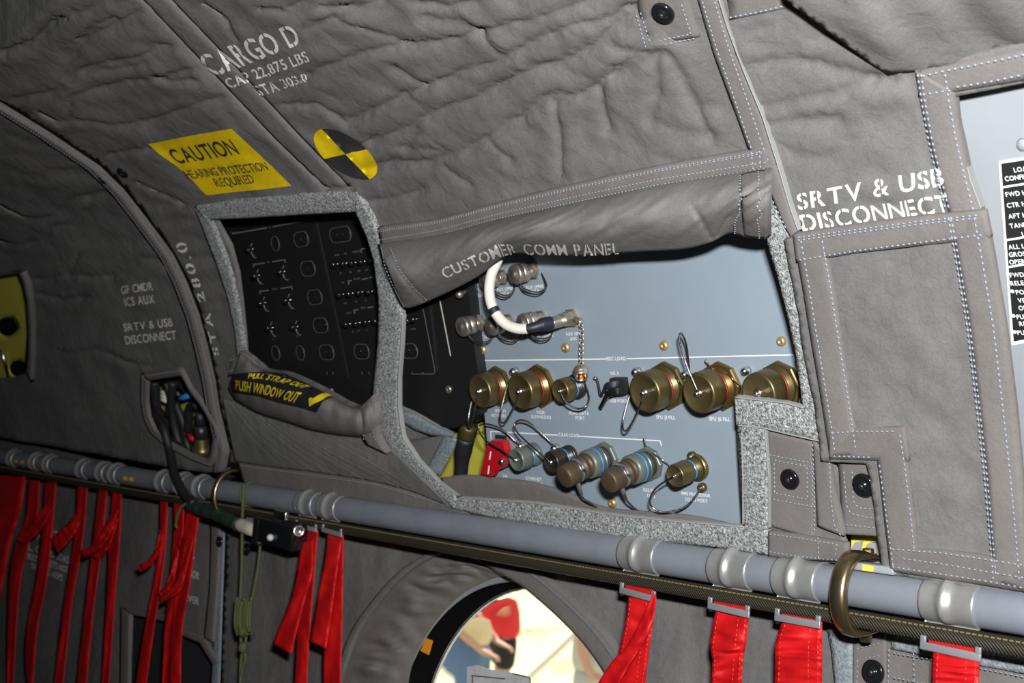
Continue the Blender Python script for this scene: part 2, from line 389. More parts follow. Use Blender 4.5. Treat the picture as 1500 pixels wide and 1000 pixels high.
def webbing(nt, b, tc):
    N, L = nt.nodes, nt.links
    wv = N.new('ShaderNodeTexWave'); wv.wave_type = 'BANDS'; wv.bands_direction = 'DIAGONAL'; wv.inputs['Scale'].default_value = 170; wv.inputs['Distortion'].default_value = 0.6
    L.new(tc.outputs['Object'], wv.inputs['Vector'])
    r = N.new('ShaderNodeValToRGB'); r.color_ramp.elements[0].color = (0.009, 0.0075, 0.004, 1); r.color_ramp.elements[1].color = (0.036, 0.030, 0.015, 1)
    L.new(wv.outputs['Fac'], r.inputs['Fac']); L.new(r.outputs['Color'], b.inputs['Base Color'])
    bp = N.new('ShaderNodeBump'); bp.inputs['Strength'].default_value = 0.6; bp.inputs['Distance'].default_value = 0.001; L.new(wv.outputs['Fac'], bp.inputs['Height']); L.new(bp.outputs['Normal'], b.inputs['Normal'])
M['belt'] = mat('olive_brown_webbing', (0.05, 0.04, 0.02), 0.6, extra=webbing)
def gl(nt, b, tc):
    b.inputs['Transmission Weight'].default_value = 1.0; b.inputs['IOR'].default_value = 1.02
M['glass'] = mat('window_acrylic', (0.97, 0.98, 0.96), 0.02, extra=gl)
def gr(nt, b, tc): pass
M['grass'] = mat('sunlit_grass', (0.13, 0.16, 0.055), 0.9, col2=(0.50, 0.47, 0.27), nscale=0.7, nmix=(0.36, 0.5), bump=0.5, bscale=40, bdist=0.03)
M['interior'] = mat('cabin_lining', (0.05, 0.05, 0.05), 0.9)

# ------------------------------------------------------------------ lettering
GL = {}
def glyph(ch, stencil):
    key = (ch, stencil)
    if key in GL: return GL[key]
    c = bpy.data.curves.new('t', 'FONT'); c.body = ch; c.size = 1; c.resolution_u = 4; c.offset = 0.005 if ch in 'MNWK&' else 0.016
    o = bpy.data.objects.new('t', c); COL.objects.link(o)
    bpy.context.view_layer.update()
    e = o.evaluated_get(bpy.context.evaluated_depsgraph_get()); me = e.to_mesh()
    bm = bmesh.new(); bm.from_mesh(me); e.to_mesh_clear()
    bpy.data.objects.remove(o); bpy.data.curves.remove(c)
    bmesh.ops.remove_doubles(bm, verts=bm.verts[:], dist=1e-5)
    xs = [v.co.x for v in bm.verts]; x0, x1 = min(xs), max(xs)
    for v in bm.verts: v.co.x -= x0; v.co.z = 0
    wd = x1 - x0
    if stencil and ch in 'OCDGSBRPA0368&9EQ':
        f = {'D': 0.42, 'B': 0.42, 'R': 0.44, 'P': 0.44, 'E': 0.30, 'N': 0.5, 'M': 0.5}.get(ch, 0.5); g = 0.035
        for xx, s in ((wd * f - g, 1), (wd * f + g, 1)):
            bmesh.ops.bisect_plane(bm, geom=bm.verts[:] + bm.edges[:] + bm.faces[:], plane_co=(xx, 0, 0), plane_no=(1, 0, 0), dist=1e-6)
        kill = [q for q in bm.faces if abs(q.calc_center_median().x - wd * f) < g]
        bmesh.ops.delete(bm, geom=kill, context='FACES')
    bmesh.ops.triangulate(bm, faces=bm.faces[:])
    for _ in range(2):
        lg = [q for q in bm.edges if q.calc_length() > 0.22]
        if lg: bmesh.ops.subdivide_edges(bm, edges=lg, cuts=1); bmesh.ops.triangulate(bm, faces=bm.faces[:])
    bm.verts.index_update()
    r = (np.array([v.co[:2] for v in bm.verts]), [tuple(v.index for v in q.verts) for q in bm.faces], wd); bm.free()
    GL[key] = r; return r
CAPH = 0.70
def layout(text, gap=0.09, stencil=False, space=0.33):
    V, F, x, n = [], [], 0.0, 0
    for ch in text:
        if ch == ' ': x += space; continue
        v, f, wd = glyph(ch, stencil)
        V.append(v + [x, 0]); F += [tuple(i + n for i in q) for q in f]; n += len(v); x += wd + gap
    V = np.concatenate(V); V[:, 0] /= (x - gap); V[:, 1] /= CAPH
    return V, F, (x - gap) / CAPH
def paint(mb, text, base, top, surf, off=0.0012, stencil=True, gap=0.09, bold=0.0, space=0.33):
    V, F, _ = layout(text, gap, stencil, space); b, t = resamp(base, 60), resamp(top, 60)
    q = np.clip(V[:, 0], 0, 1) * 59; i = np.minimum(q.astype(int), 58); f = (q - i)[:, None]
    B = b[i] * (1 - f) + b[i + 1] * f; T = t[i] * (1 - f) + t[i + 1] * f
    uv = B + (T - B) * V[:, 1:2]
    X, N = surf.hit(uv[:, 0], uv[:, 1], off); X, F = drop_nan(X, F)
    if len(F): mb.add(X, orient(X, F))
def plane_text(mb, text, u, v, h, surf=None, off=0.0006, xs=1.0, gap=0.12, ax=None, ay=None, center=True):
    surf = surf or PANEL; ax = PX if ax is None else ax; ay = PUP if ay is None else ay
    V, F, asp = layout(text, gap); c = P1(surf, u, v, off)
    W = asp * h * xs
    X = c + (V[:, :1] - (0.5 if center else 0)) * W * ax + (V[:, 1:2] - 0.5) * h * ay
    mb.add(X, orient(X, F))

def letter(parent, text, base, top, surf, off=0.0012, stencil=True, gap=0.09, space=0.33, m='paint', name='lettering'):
    mb = MB(); paint(mb, text, base, top, surf, off, stencil, gap, 0.0, space)
    if mb.n: mb.build(name, M[m], parent, False)
# ------------------------------------------------------------------ the cabin shell (structure)
def struct(o): o['kind'] = 'structure'; return o
def shell():
    x0, x1 = -5.2, 2.2
    sec = [(P[0], P[1]) for P in (LINER.P + LINER.N * -0.14)[::25]]
    top = sec[-1]
    sec = [(YT + 0.16, -1.5)] + sec
    def band(name, pts, m, th=0.03):
        V, F = [], []
        for y, z in pts: V += [(x0, y, z), (x1, y, z)]
        F = [(2 * i, 2 * i + 1, 2 * i + 3, 2 * i + 2) for i in range(len(pts) - 1)]
        return struct(new(name, V, F, m, None, True))
    cz = top[1]
    # hull wall with the round window opening
    wc, wr = (-1.325, -0.535), 0.33
    out = [(x0, -1.5), (x1, -1.5), (x1, -0.17), (x0, -0.17)]
    th = np.linspace(0, 2 * math.pi, 65)[:-1]
    hole = np.stack([wc[0] + wr * np.cos(th), wc[1] + wr * np.sin(th)], -1)
    v, f = cdt(out, [hole], 0.12)
    X = np.stack([v[:, 0], np.full(len(v), YT + 0.105), v[:, 1]], -1)
    N = np.repeat(np.array([[0, -1., 0]]), len(X), 0)
    X, F = rim(X, orient(X, f), N, 0.012)
    struct(new('wall_port', X, F, M['interior'], None, False))
    up = [(YT + 0.105, -0.17)] + [(y, z) for y, z in (LINER.P + LINER.N * -0.14) if z > -0.165][::12]
    band('wall_port_upper', up, M['interior'])
    band('ceiling', [up[-1], (-0.3, up[-1][1] + 0.03), (-1.1, up[-1][1] - 0.08), (-1.5, 0.25)], M['interior'])
    band('wall_starboard', [(-1.5, 0.25), (-1.62, -0.3), (-1.62, -1.5)], M['interior'])
    band('floor', [(-1.62, -1.5), (YT + 0.12, -1.5)], M['interior'])
    def endcap(name, x):
        y = [(-1.62, -1.5), (YT + 0.105, -1.5), (YT + 0.105, -0.17)] + up[1:] + [(-0.3, up[-1][1] + 0.03), (-1.1, up[-1][1] - 0.08), (-1.5, 0.25), (-1.62, -0.3)]
        V = [(x, a, b) for a, b in y]; struct(new(name, V, [tuple(range(len(V)))], M['interior'], None, False))
    endcap('wall_aft', x0); endcap('wall_fore', x1)
shell()
for k, q in enumerate(([(560,540),(740,560),(745,740),(560,735)], [(330,655),(366,660),(364,690),(332,684)], [(296,310),(340,310),(352,400),(310,400)], [(205,540),(325,540),(325,690),(205,690)])):
    struct(sheet('trim_%d' % (k + 1), q, [], LINER, M['chromate'], -0.10 if k != 1 else -.03, None, 20, .004, None, False))

# ------------------------------------------------------------------ wrinkles of the quilted cloth
def creases(lists):
    out = []
    for l in lists:
        P = dens(l, 8, False); X, N, s = LINER.hit(P[:, 0], P[:, 1], 0, True)
        out.append(np.stack([X[:, 0], s], -1))
    return out
CPX = ([
 [(450,40),(490,25),(523,3)], [(437,120),(467,103),(520,83),(560,70),(593,67),(633,63),(683,53),(717,42),(800,23),(867,0),(930,-20)],
 [(400,157),(460,153),(507,180),(547,160),(617,130),(677,107),(733,87),(783,60),(833,37),(900,20),(950,-5)],
 [(520,215),(563,200),(600,186),(633,167),(700,143),(760,110),(817,93),(867,67),(899,37),(940,10)],
 [(530,250),(567,240),(627,238),(687,217),(720,198),(760,173),(800,143),(823,135)], [(813,150),(867,130),(899,103),(950,70)],
 [(523,295),(567,293),(620,280)], [(493,27),(535,40),(567,53),(597,67)], [(577,100),(600,115),(620,127)], [(703,47),(720,65),(735,82)],
 [(640,213),(653,220),(590,217)], [(613,193),(590,215),(570,240)], [(813,153),(818,185),(820,213),(822,253)], [(717,207),(735,222),(748,233)],
 [(880,130),(885,160),(890,190)], [(650,245),(670,260),(690,272)],
 [(0,77),(30,72),(53,63),(66,50),(77,37),(90,25)], [(0,78),(50,60),(80,33),(110,20),(140,10),(165,-5)], [(90,110),(120,60),(150,45),(200,20),(215,0)],
 [(0,150),(40,140),(80,133),(100,118),(110,107),(150,93),(200,83),(233,70),(263,63)],
 [(60,165),(90,180),(110,173),(135,178),(160,185),(200,182),(227,177),(267,160),(300,148),(333,140)],
 [(100,165),(103,147),(115,138),(133,133),(187,120),(240,110),(293,97)], [(140,105),(180,100),(215,90)],
 [(160,228),(190,222),(220,220)], [(200,270),(235,282),(267,297)], [(120,60),(140,35),(170,25)], [(230,110),(250,118),(290,115)],
 [(300,10),(330,30),(345,60)], [(380,10),(420,15),(450,0)], [(470,5),(520,12),(560,0)], [(610,5),(660,10),(700,0)], [(620,25),(680,30),(700,45)],
 [(0,354),(27,359),(45,356),(65,349),(76,332),(90,330),(108,330),(120,318),(132,305)], [(0,300),(40,320),(80,318),(110,290),(160,282)],
 [(38,408),(60,411),(76,408),(95,400),(108,389),(115,370)], [(97,403),(130,405),(162,404),(189,389),(211,378),(243,381),(262,384)],
 [(86,516),(140,513),(165,520),(189,532),(220,538)], [(60,432),(90,440),(130,436)], [(0,240),(50,262),(90,250),(140,258)], [(20,200),(60,215),(100,208)],
 [(1124,152),(1180,140),(1248,124),(1280,114),(1310,107)], [(1110,90),(1160,80),(1220,92),(1280,108)], [(1130,180),(1180,172),(1230,168)],
 [(900,110),(955,85),(975,68)], [(965,70),(965,130),(950,180)], [(985,75),(1010,130),(1040,200)], [(900,60),(930,70),(955,45)],
 [(240,330),(265,322),(285,322)], [(262,380),(290,378),(315,381)], [(290,440),(315,445),(330,442)], [(300,500),(318,498)],
])
CR = creases(CPX)
NB = len(CR); DP = [0.0034] * NB
for k in (7, 8, 9, 10, 11, 13, 15): DP[k] = .0022
CHN = [[(197,-8),(262,60),(330,131),(400,205),(476,278)], [(238,-8),(300,56),(368,128),(440,205),(510,277)], [(476,278),(510,277)]]
CR += creases(CHN); DP += [.0042] * 3
for _ in range(420):                        # many short shallow creases, mostly lengthways
    s0 = np.array([rng.uniform(-3.0, -0.2), rng.uniform(0.12, 1.25)]); a = rng.normal(0.12, 0.55); L_ = rng.uniform(.03, .10)
    t = np.linspace(0, 1, 5); bend = rng.normal(0, .12)
    CR.append(np.stack([s0[0] + L_ * t * math.cos(a), s0[1] + L_ * (t * math.sin(a) + bend * np.sin(math.pi * t))], -1)); DP.append(rng.uniform(.0007, .0016))
FOLD = creases([[(-60,128),(0,76),(45,42),(90,2),(140,-50)]])[0]
BBX = [(c.min(0) - 0.03, c.max(0) + 0.03) for c in CR]
def nz(p, sc, seed=0.0): return noise.noise(Vector((p[0] * sc, p[1] * sc, seed)))
def quilt_h(amp=1.0, deep=1.0, edges=()):
    def h(X, uv):
        s = LINER.hit(uv[:, 0], uv[:, 1], 0, True)[2]
        p = np.stack([X[:, 0], s], -1); r = np.zeros(len(p))
        for i, q in enumerate(p): r[i] = 0.0050 * nz(q, 6) + 0.0026 * nz((q[0] + 0.25 * q[1], q[1] * 2.4), 13, 3.1) + 0.0010 * nz((q[0], q[1] * 1.5), 38, 9)
        r *= amp
        for c, (lo, hi), dp in zip(CR, BBX, DP):
            m = ((p > lo) & (p < hi)).all(1)
            if not m.any(): continue
            d = segdist(p[m], c)
            r[m] += deep * (-dp * np.exp(-(d / 0.0052) ** 2) + 0.42 * dp * np.exp(-((d - 0.017) / 0.013) ** 2))
        a, b = FOLD[0], FOLD[-1]; t_ = unit(b - a); n_ = np.array([-t_[1], t_[0]])   # the cloth turns back over its top corner
        ref = LINER.hit([10], [10], 0, True); n_ = n_ * np.sign((np.array([ref[0][0][0], ref[2][0]]) - a) @ n_)
        q_ = (p - a) @ n_; r -= 1.0 * np.clip(q_, 0, .22) * (q_ > 0)
        f = np.clip((segdist(uv, [(218,-8),(281,58),(349,130),(420,205),(490,276)]) - 16) / 14, 0, 1); r *= f * f * (3 - 2 * f)
        for c in CR[NB:NB + 3]: r -= .0055 * np.exp(-(segdist(p, c) / .0042) ** 2)
        for e in edges:
            f = np.clip(segdist(uv, e) / 16, 0, 1); r *= f * f * (3 - 2 * f)
        return r
    return h

# ------------------------------------------------------------------ aft blanket (left)
seam1 = [(-190,60),(-70,118),(0,154),(70,197),(143,246),(178,280),(203,312),(228,345),(250,375),(270,415),(288,462),(301,510),(312,559),(318,600),(328,642),(333,662),(328,690)]
A_out = seam1 + [(300,692),(240,682),(150,667),(80,654),(0,641),(-70,630),(-190,612)]
A_open = [(-60,425),(0,404),(27,400),(33,415),(38,440),(41,480),(40,520),(38,545),(20,553),(-60,556)]
A_hole = [(216,558),(264,551),(270,561),(277,575),(290,591),(301,609),(309,623),(312,634),(307,665),(302,673),(277,663),(256,652),(240,642),(227,630),(218,610),(215,588)]

aft = sheet('quilted_blanket', A_out, [A_open, A_hole], LINER, M['quilt'], 0.0, quilt_h(1.0, 1.0, [seam1, A_hole + A_hole[:1]]), 7, lines=CPX[31:38])
tag(aft, 'dark quilted wall blanket lettered GF CMDR ICS AUX, left of the curved seam', 'quilted blanket')
oA = OnMesh(aft)
def shift(poly, dx, dy=0): return [(x + dx, y + dy) for x, y in poly]
strip('edge_binding', shift(seam1, -17, 3), shift(seam1, -4, 1), oA if 0 else LINER, M['trim'], 0.005, 0.004, 90, 5, aft)
letter(aft, 'GF CMDR', [(179,430),(225.5,424)], [(177,419),(223,412)], oA, 0.0012, False, gap=0.1)
letter(aft, 'ICS AUX', [(184.5,448),(228,443)], [(182,436),(225.5,431)], oA, 0.0012, False, gap=0.1)
letter(aft, 'SRTV & USB', [(182.6,485),(254.4,477)], [(181,474),(252.5,465)], oA, 0.0012, False, gap=0.1)
letter(aft, 'DISCONNECT', [(185,504),(259.3,496)], [(183,492),(258,483.6)], oA, 0.0012, False, gap=0.1)
# bound edge of the cable hole and of the far opening
ho = A_hole + A_hole[:1]
cen = np.mean(A_hole, 0)
big = [tuple(cen + (np.array(p) - cen) * 1.20 + np.array([0, 0])) for p in ho]
strip('hole_binding', big, [tuple(cen + (np.array(p) - cen) * 1.01) for p in ho], LINER, M['trim'], 0.007, 0.006, 90, 6, aft)
strip('opening_binding', [(27,400),(33,415),(38,440),(41,480),(41,520),(38,545)], [(33,400),(39,415),(44,440),(47,480),(47,520),(45,560)], LINER, M['trim'], 0.012, 0.012, 30, 5, aft)
mb = MB()
stitch(mb, shift(seam1, -14, 2), LINER, 0.0065); stitch(mb, shift(seam1, -8, 1), LINER, 0.0065)
stitch(mb, [tuple(cen + (np.array(p) - cen) * 1.13) for p in ho], LINER, 0.0078)
tag(mb.build('stitching', M['thread'], aft, False), kind='stuff')

# ------------------------------------------------------------------ seam tape between the two blankets
tape = strip('seam_tape', shift(seam1, -5), [(x + (6 if y < 330 else 9 if y < 520 else 7), y - 3) for x, y in seam1], LINER, M['hook'], -0.006, 0.003, 80, 4)
tag(tape, 'blue-grey hook tape running down the curved seam beside STA 280.0', 'seam tape')

# ------------------------------------------------------------------ centre blanket with the two window openings
postR = [(586,437),(589,462),(586,504),(582,554),(582,599),(586,625),(600,660),(617,684),(640,708),(668,727)]
postL = [(520,310),(537,350),(547,383),(552,420),(554,470),(551,520),(546,565),(544,594),(550,622),(566,655),(606,687),(635,712),(662,738)]
C_hole1 = [(316,322),(337,360),(348,400),(354,450),(358,490),(360,520),(358,560),(420,590),(500,612),(546,606),(546,565),(551,520),(554,470),(552,420),(547,383),(537,350),(520,311)]
C_hole2 = [(578,400),(586,437)] + postR[1:] + [(780,738),(884,753),(984,764),(1087,771),(1083,700),(1079,622),(1077,603),(1077,584),(1176,598),(1171,560),(1165,516),(1152,457),(1138,403),(1125,350),(1120,285),(1000,300),(800,330),(620,368)]
seam3 = [(930,-260),(1030,-60),(1052,0),(1064,40),(1088,104),(1116,172),(1140,248),(1155,300),(1168,338),(1175,400),(1186,470),(1198,540),(1207,600),(1212,670)]
C_out = [(-190,-260),(-190,56)] + [(x + 4, y - 4) for x, y in seam1[1:]] + [(340,676),(358,688),(444,697),(552,712),(660,745),(720,760),(810,776),(900,788),(1000,798),(1125,813),(1240,826)] + \
        [(1243,805),(1233,780),(1229,745),(1226,690),(1216,674)] + seam3[::-1]
centre = sheet('quilted_blanket', C_out, [C_hole1, C_hole2], LINER, M['quilt'], 0.0, quilt_h(1.0, 1.0, [[(x + 4, y - 4) for x, y in seam1], C_hole1 + C_hole1[:1], C_hole2 + C_hole2[:1], seam3]), 6.5, lines=CPX[:31] + CHN)
tag(centre, 'grey quilted wall blanket lettered CARGO D with two velcro-framed window openings', 'quilted blanket')
oC = OnMesh(centre)
# loop-pile frames round the openings
def frame(A, B, h=0.0075, n=80): strip('loop_tape', A, B, LINER, M['velcro'], h, 0.008, n, 8, centre, jit=0.0004)
frame([(285,303),(340,296),(400,290),(460,285),(522,282)], [(300,322),(350,320),(400,317),(460,313),(524,310)])
frame([(285,306),(300,345),(315,383),(333,437),(343,483),(347,522)], [(307,321),(323,360),(340,410),(349,457),(354,490),(357,520)])
frame([(522,283),(543,317),(555,350),(563,383),(571,417),(580,437),(588,462)], [(520,310),(537,350),(547,383),(550,410),(552,425),(553,440),(554,463)], 0.009)
frame([(588,458),(586,504),(582,554),(582,599),(588,640),(610,674),(640,706),(668,728)], [(554,460),(551,520),(546,565),(544,594),(550,622),(573,662),(612,693),(664,745)], 0.011)
frame([(666,728),(720,733),(780,737),(884,752),(984,763),(1088,771),(1124,776)], [(660,744),(720,757),(810,773),(900,785),(1000,796),(1050,801),(1124,812)], 0.0095)
frame([(1079,620),(1083,650),(1086,700),(1088,776)], [(1119,622),(1121,650),(1125,700),(1125,776)], 0.009)
frame([(1076,581),(1120,586),(1150,591),(1180,598)], [(1078,622),(1119,626),(1160,636),(1210,649)], 0.010)
frame([(1125,262),(1124,330),(1123,354),(1138,403),(1152,457),(1165,516),(1171,560),(1176,600)], [(1128,262),(1148,318),(1164,352),(1172,390),(1184,455),(1196,533),(1204,590),(1209,648)], 0.0085)
# pale cut edges beside the pile
def pale(A, wd=2.2, h=0.010): strip('cut_edge', A, shift(A, wd, 0) if abs(A[0][1] - A[-1][1]) > abs(A[0][0] - A[-1][0]) else shift(A, 0, wd), LINER, M['edge'], h, 0.006, 60, 3, centre)
pale([(588,462),(586,504),(582,554),(582,599),(588,640),(610,674),(640,706),(668,727)], 2.6, 0.011)
pale([(1119,626),(1121,650),(1125,700),(1125,774)], 2.0); pale([(1080,622),(1119,626),(1160,636),(1209,647)], 2.0, 0.011)
pale([(668,727),(720,731),(780,735),(884,751),(984,762),(1087,770)], 2.4); pale([(1077,581),(1150,589),(1176,596)], 2.2, 0.012)
pale([(1127,264),(1145,312),(1162,348)], 3.0, 0.011); pale([(1085,640),(1087,700),(1087,768)], 1.8)
# bindings
strip('edge_binding', [(1015,-40),(1022,0),(1045,80),(1075,160),(1095,215),(1112,250)], [(1040,-40),(1052,0),(1064,40),(1088,104),(1116,172),(1139,248)], LINER, M['trim'], 0.009, 0.006, 60, 7, centre)
strip('edge_binding', [(1110,243),(1128,285),(1150,335),(1160,350)], [(1138,243),(1153,292),(1166,336),(1170,352)], LINER, M['trim'], 0.012, 0.006, 30, 5, centre)
hem = strip('cover_hem', [(553,334),(640,322),(733,297),(850,269),(960,246),(1060,228),(1122,218)], [(558,362),(640,347),(733,322),(850,297),(960,274),(1060,259),(1124,250)], LINER, M['trim'], 0.012, 0.008, 90, 9, centre, True, smoothed=True)
strip('lower_hem', [(346,676),(444,688),(552,704),(662,738)], [(356,710),(444,722),(552,738),(700,764)], LINER, M['trim'], 0.006, 0.006, 60, 6, centre)
fold = strip('inner_fold', [(645,700),(680,696),(715,699),(780,707),(832,723),(884,743),(950,750),(1020,757),(1086,772)], [(660,745),(700,745),(740,748),(790,752),(840,757),(890,764),(950,768),(1020,776),(1088,782)], LINER, M['trim'], -0.012, 0.004, 80, 7, centre, smoothed=True)
strip('corner_tab', [(930,-30),(936,20),(950,66)], [(1000,-40),(1010,10),(1024,54)], LINER, M['trim'], 0.007, 0.005, 20, 8, centre)
# lettering
letter(centre, 'CARGO D', [(315,110),(443,62)], [(288,82),(428,33)], oC, 0.002)
letter(centre, 'CAP 22,875 LBS', [(338,128),(455,88)], [(328,115),(448,73)], oC, 0.002)
letter(centre, 'STA 303.0', [(382,140),(453,117)], [(370,125),(447,105)], oC, 0.002)
letter(centre, 'STA', [(322,520),(316,487),(309,457)], [(315,520),(306,487),(299,459)], oC, 0.002, gap=0.2)
letter(centre, '280.0', [(303,441),(292,408),(283,382),(272,353)], [(293,442),(281,410),(270,384),(257,357)], oC, 0.002, gap=0.2)
pc = [(218,210),(262,201),(300,194),(340,187),(370,215),(400,243),(428,271),(390,276),(345,280),(303,285),(282,262),(258,241),(236,226)]
cp = decal('caution_patch', pc, oC, M['yellowpaint'], 0.0018, 5, centre)
letter(centre, 'CAUTION', [(262,238),(353,223)], [(245,218),(338,201)], oC, 0.003, False, m='blackpaint', name='caution_lettering')
letter(centre, 'HEARING PROTECTION', [(278,260),(396,247)], [(269,248),(389,235)], oC, 0.003, m='blackpaint', name='caution_lettering')
letter(centre, 'REQUIRED', [(320,272),(376,266)], [(313,260),(369,253)], oC, 0.003, m='blackpaint', name='caution_lettering')
c0, ca, cb = np.array([507.5, 224.5]), np.array([35., 37]), np.array([31., -7])
for k in range(4):
    a0 = k * math.pi / 2
    arc = [c0] + [c0 + ca * math.cos(a) + cb * math.sin(a) for a in np.linspace(a0, a0 + math.pi / 2, 14)]
    decal('yellow_quarter' if k % 2 == 0 else 'black_quarter', arc, oC, M['yellowpaint' if k % 2 == 0 else 'blackpaint'], 0.002, 5, centre)
# lower right corner panels of the centre blanket
strip('stitched_panel', [(1122,632),(1126,700),(1127,770)], [(1190,648),(1194,710),(1192,790)], LINER, M['trim'], 0.006, 0.005, 30, 12, centre)
strip('stitched_panel', [(1190,646),(1194,710),(1197,770)], [(1215,676),(1222,720),(1236,785)], LINER, M['trim'], 0.010, 0.006, 30, 9, centre)
strip('stitched_panel', [(1125,778),(1170,784),(1240,796)], [(1125,815),(1170,819),(1242,822)], LINER, M['trim'], 0.012, 0.006, 30, 9, centre)
mb = MB(); oH = OnMesh(hem)
for f in (0.12, 0.2, 0.62, 0.9):
    A = resamp([(553,334),(640,322),(733,297),(850,269),(960,246),(1060,228),(1122,218)], 40); B = resamp([(558,362),(640,347),(733,322),(850,297),(960,274),(1060,259),(1124,250)], 40)
    stitch(mb, A + (B - A) * f, LINER, 0.0132)
for dx in (6, 24): stitch(mb, [(1015 + dx,-40),(1022 + dx,0),(1043 + dx,70),(1068 + dx,140),(1090 + dx,205),(1103 + dx, 240)], LINER, 0.010)
stitch(mb, [(1116,258),(1132,295),(1154,340)], LINER, 0.0135); stitch(mb, [(1100,222),(1105,262)], LINER, 0.0135); stitch(mb, [(1112,220),(1115,258)], LINER, 0.0135)
stitch(mb, [(938,18),(952,62),(1012,50),(998,6)], LINER, 0.0085); stitch(mb, [(932,22),(946,70),(1020,56)], LINER, 0.0085)
sq = lambda cx, cy, r, sh: [(cx - r, cy - r), (cx + r, cy - r + sh), (cx + r * 1.02, cy + r + sh), (cx - r * .98, cy + r), (cx - r, cy - r)]
stitch(mb, sq(1158, 698, 24, 9), LINER, 0.0075); stitch(mb, sq(1158, 698, 32, 12), LINER, 0.0075)
stitch(mb, [(1190,650),(1193,710),(1193,780)], LINER, 0.0112); stitch(mb, [(1215,676),(1217,730),(1222,770),(1236,790)], LINER, 0.0112)
stitch(mb, [(1127,782),(1170,788),(1225,797)], LINER, 0.0135); stitch(mb, [(1198,786),(1199,818)], LINER, 0.0135); stitch(mb, [(1226,796),(1222,818)], LINER, 0.0135)
stitch(mb, [(1127,808),(1170,815),(1235,821)], LINER, 0.0135)
stitch(mb, [(352,682),(444,694),(552,710),(660,742)], LINER, 0.0095)
tag(mb.build('stitching', M['thread'], centre, False), kind='stuff')

# ------------------------------------------------------------------ rolled covers
flapA = [(553,358),(640,344),(733,320),(850,295),(960,272),(1060,256),(1122,247)]
flapB = [(588,447),(600,451),(649,431),(690,410),(722,386),(745,372),(800,373),(860,374),(930,369),(1000,365),(1040,355),(1068,342),(1090,347),(1121,350)]
def flap_h(s, t):
    h = 0.014 + 0.040 * np.sin(np.pi * np.clip(t, 0, 1) ** 0.85 * 0.95)
    for i in range(len(s)):
        h[i] += (0.004 * nz((s[i] * 5, t[i] * 0.8), 2.2, 4) + 0.0045 * nz((s[i] * 10 + t[i] * 3, t[i] * 0.8), 3, 8)) * math.sin(math.pi * min(t[i] * 1.0, 1))
        for cs, ct, dr in ((0.985, 0.62, 1), (0.89, 0.66, 1.3), (0.80, 0.75, -0.5), (0.56, 0.7, 0.5), (0.1, 0.6, 1.4), (0.05, 0.55, -0.6)):
            d = abs((s[i] - cs) + dr * 0.14 * (t[i] - ct)); h[i] -= 0.004 * math.exp(-(d / 0.008) ** 2) * max(0, min(1, (t[i] - 0.25) * 2.5)) * (1 if t[i] < .97 else 0)
    return h
X, N, F = loft(flapA, flapB, LINER, flap_h, 140, 26, True)
X, F = rim(X, orient(X, F), N, 0.01)
cover = new('rolled_cover', X, F, M['flap'], None, True, True)
tag(cover, 'rolled grey cloth cover lettered CUSTOMER COMM PANEL hanging over the grey panel', 'window cover')
oV = OnMesh(cover)
letter(cover, 'CUSTOMER COMM PANEL', [(653,407),(673,397.5),(695,388),(717,380),(733,374.5),(746,371),(765,371),(792,371.5),(819,372),(857,373),(885,372),(908,371)],
      [(645,393),(665,385),(687,376),(711,365),(729,356),(746,355.5),(765,355.5),(792,356),(819,356),(857,356),(885,355),(906,354)], oV, 0.0015, gap=0.12, space=0.42)
strip('end_binding', [(556,362),(562,385),(574,415),(590,447)], [(577,360),(590,388),(612,418),(634,436)], oV, M['trim'], 0.002, 0.004, 40, 7, cover)
strip('end_binding', [(1083,258),(1086,300),(1090,343)], [(1120,250),(1121,300),(1120,347)], oV, M['trim'], 0.002, 0.004, 40, 7, cover)
mb = MB()
stitch(mb, [(561,366),(567,388),(579,416),(594,446)], oV, 0.004); stitch(mb, [(574,366),(588,392),(608,418),(628,437)], oV, 0.004)
stitch(mb, [(1086,262),(1088,300),(1080,322),(1079,338)], oV, 0.004); stitch(mb, [(1113,256),(1114,300),(1114,345)], oV, 0.004)
tag(mb.build('stitching', M['thread'], cover, False), kind='stuff')

rollA = [(352,514),(362,521),(378,534),(390,543),(418,547),(450,560),(488,580),(506,590),(524,596),(536,588),(548,578)]
rollB = [(334,568),(338,577),(348,589),(378,606),(414,617),(454,630),(490,637),(516,640),(532,640),(545,639),(553,637)]
def roll_h(s, t):
    h = 0.010 + 0.036 * np.sqrt(np.clip(1 - (2 * t - 1) ** 2, 0, 1)) * (0.55 + 0.45 * np.clip(np.minimum(s, 1 - s) * 8, 0, 1))
    for i in range(len(s)): h[i] += 0.003 * nz((s[i] * 9, t[i]), 2, 5) - 0.006 * math.exp(-((s[i] - 0.86) / 0.018) ** 2) * math.sin(math.pi * t[i])
    return h
X, N, F = loft(rollA, rollB, LINER, roll_h, 90, 22, True)
X, F = rim(X, orient(X, F), N, 0.01)
roll = new('rolled_cover', X, F, M['flap'], None, True, True)
tag(roll, 'rolled grey cloth cover with black and yellow PUSH WINDOW OUT label below the black console', 'window cover')
oR = OnMesh(roll)
lab = decal('label', [(342,548),(360,545.6),(388,544.8),(418,548.5),(444,560),(487,582),(474,588),(464,604),(438,596),(407,589),(378,580),(341,574),(338,562)], oR, M['label'], 0.0012, 4, roll)
letter(roll, 'PUSH WINDOW OUT', [(347,569.6),(374,574),(397,578.6),(414,583),(434,589)], [(347,556),(372,559),(397,565),(419,571),(444,575.6)], oR, 0.0025, False, m='inkyellow', name='label_lettering')
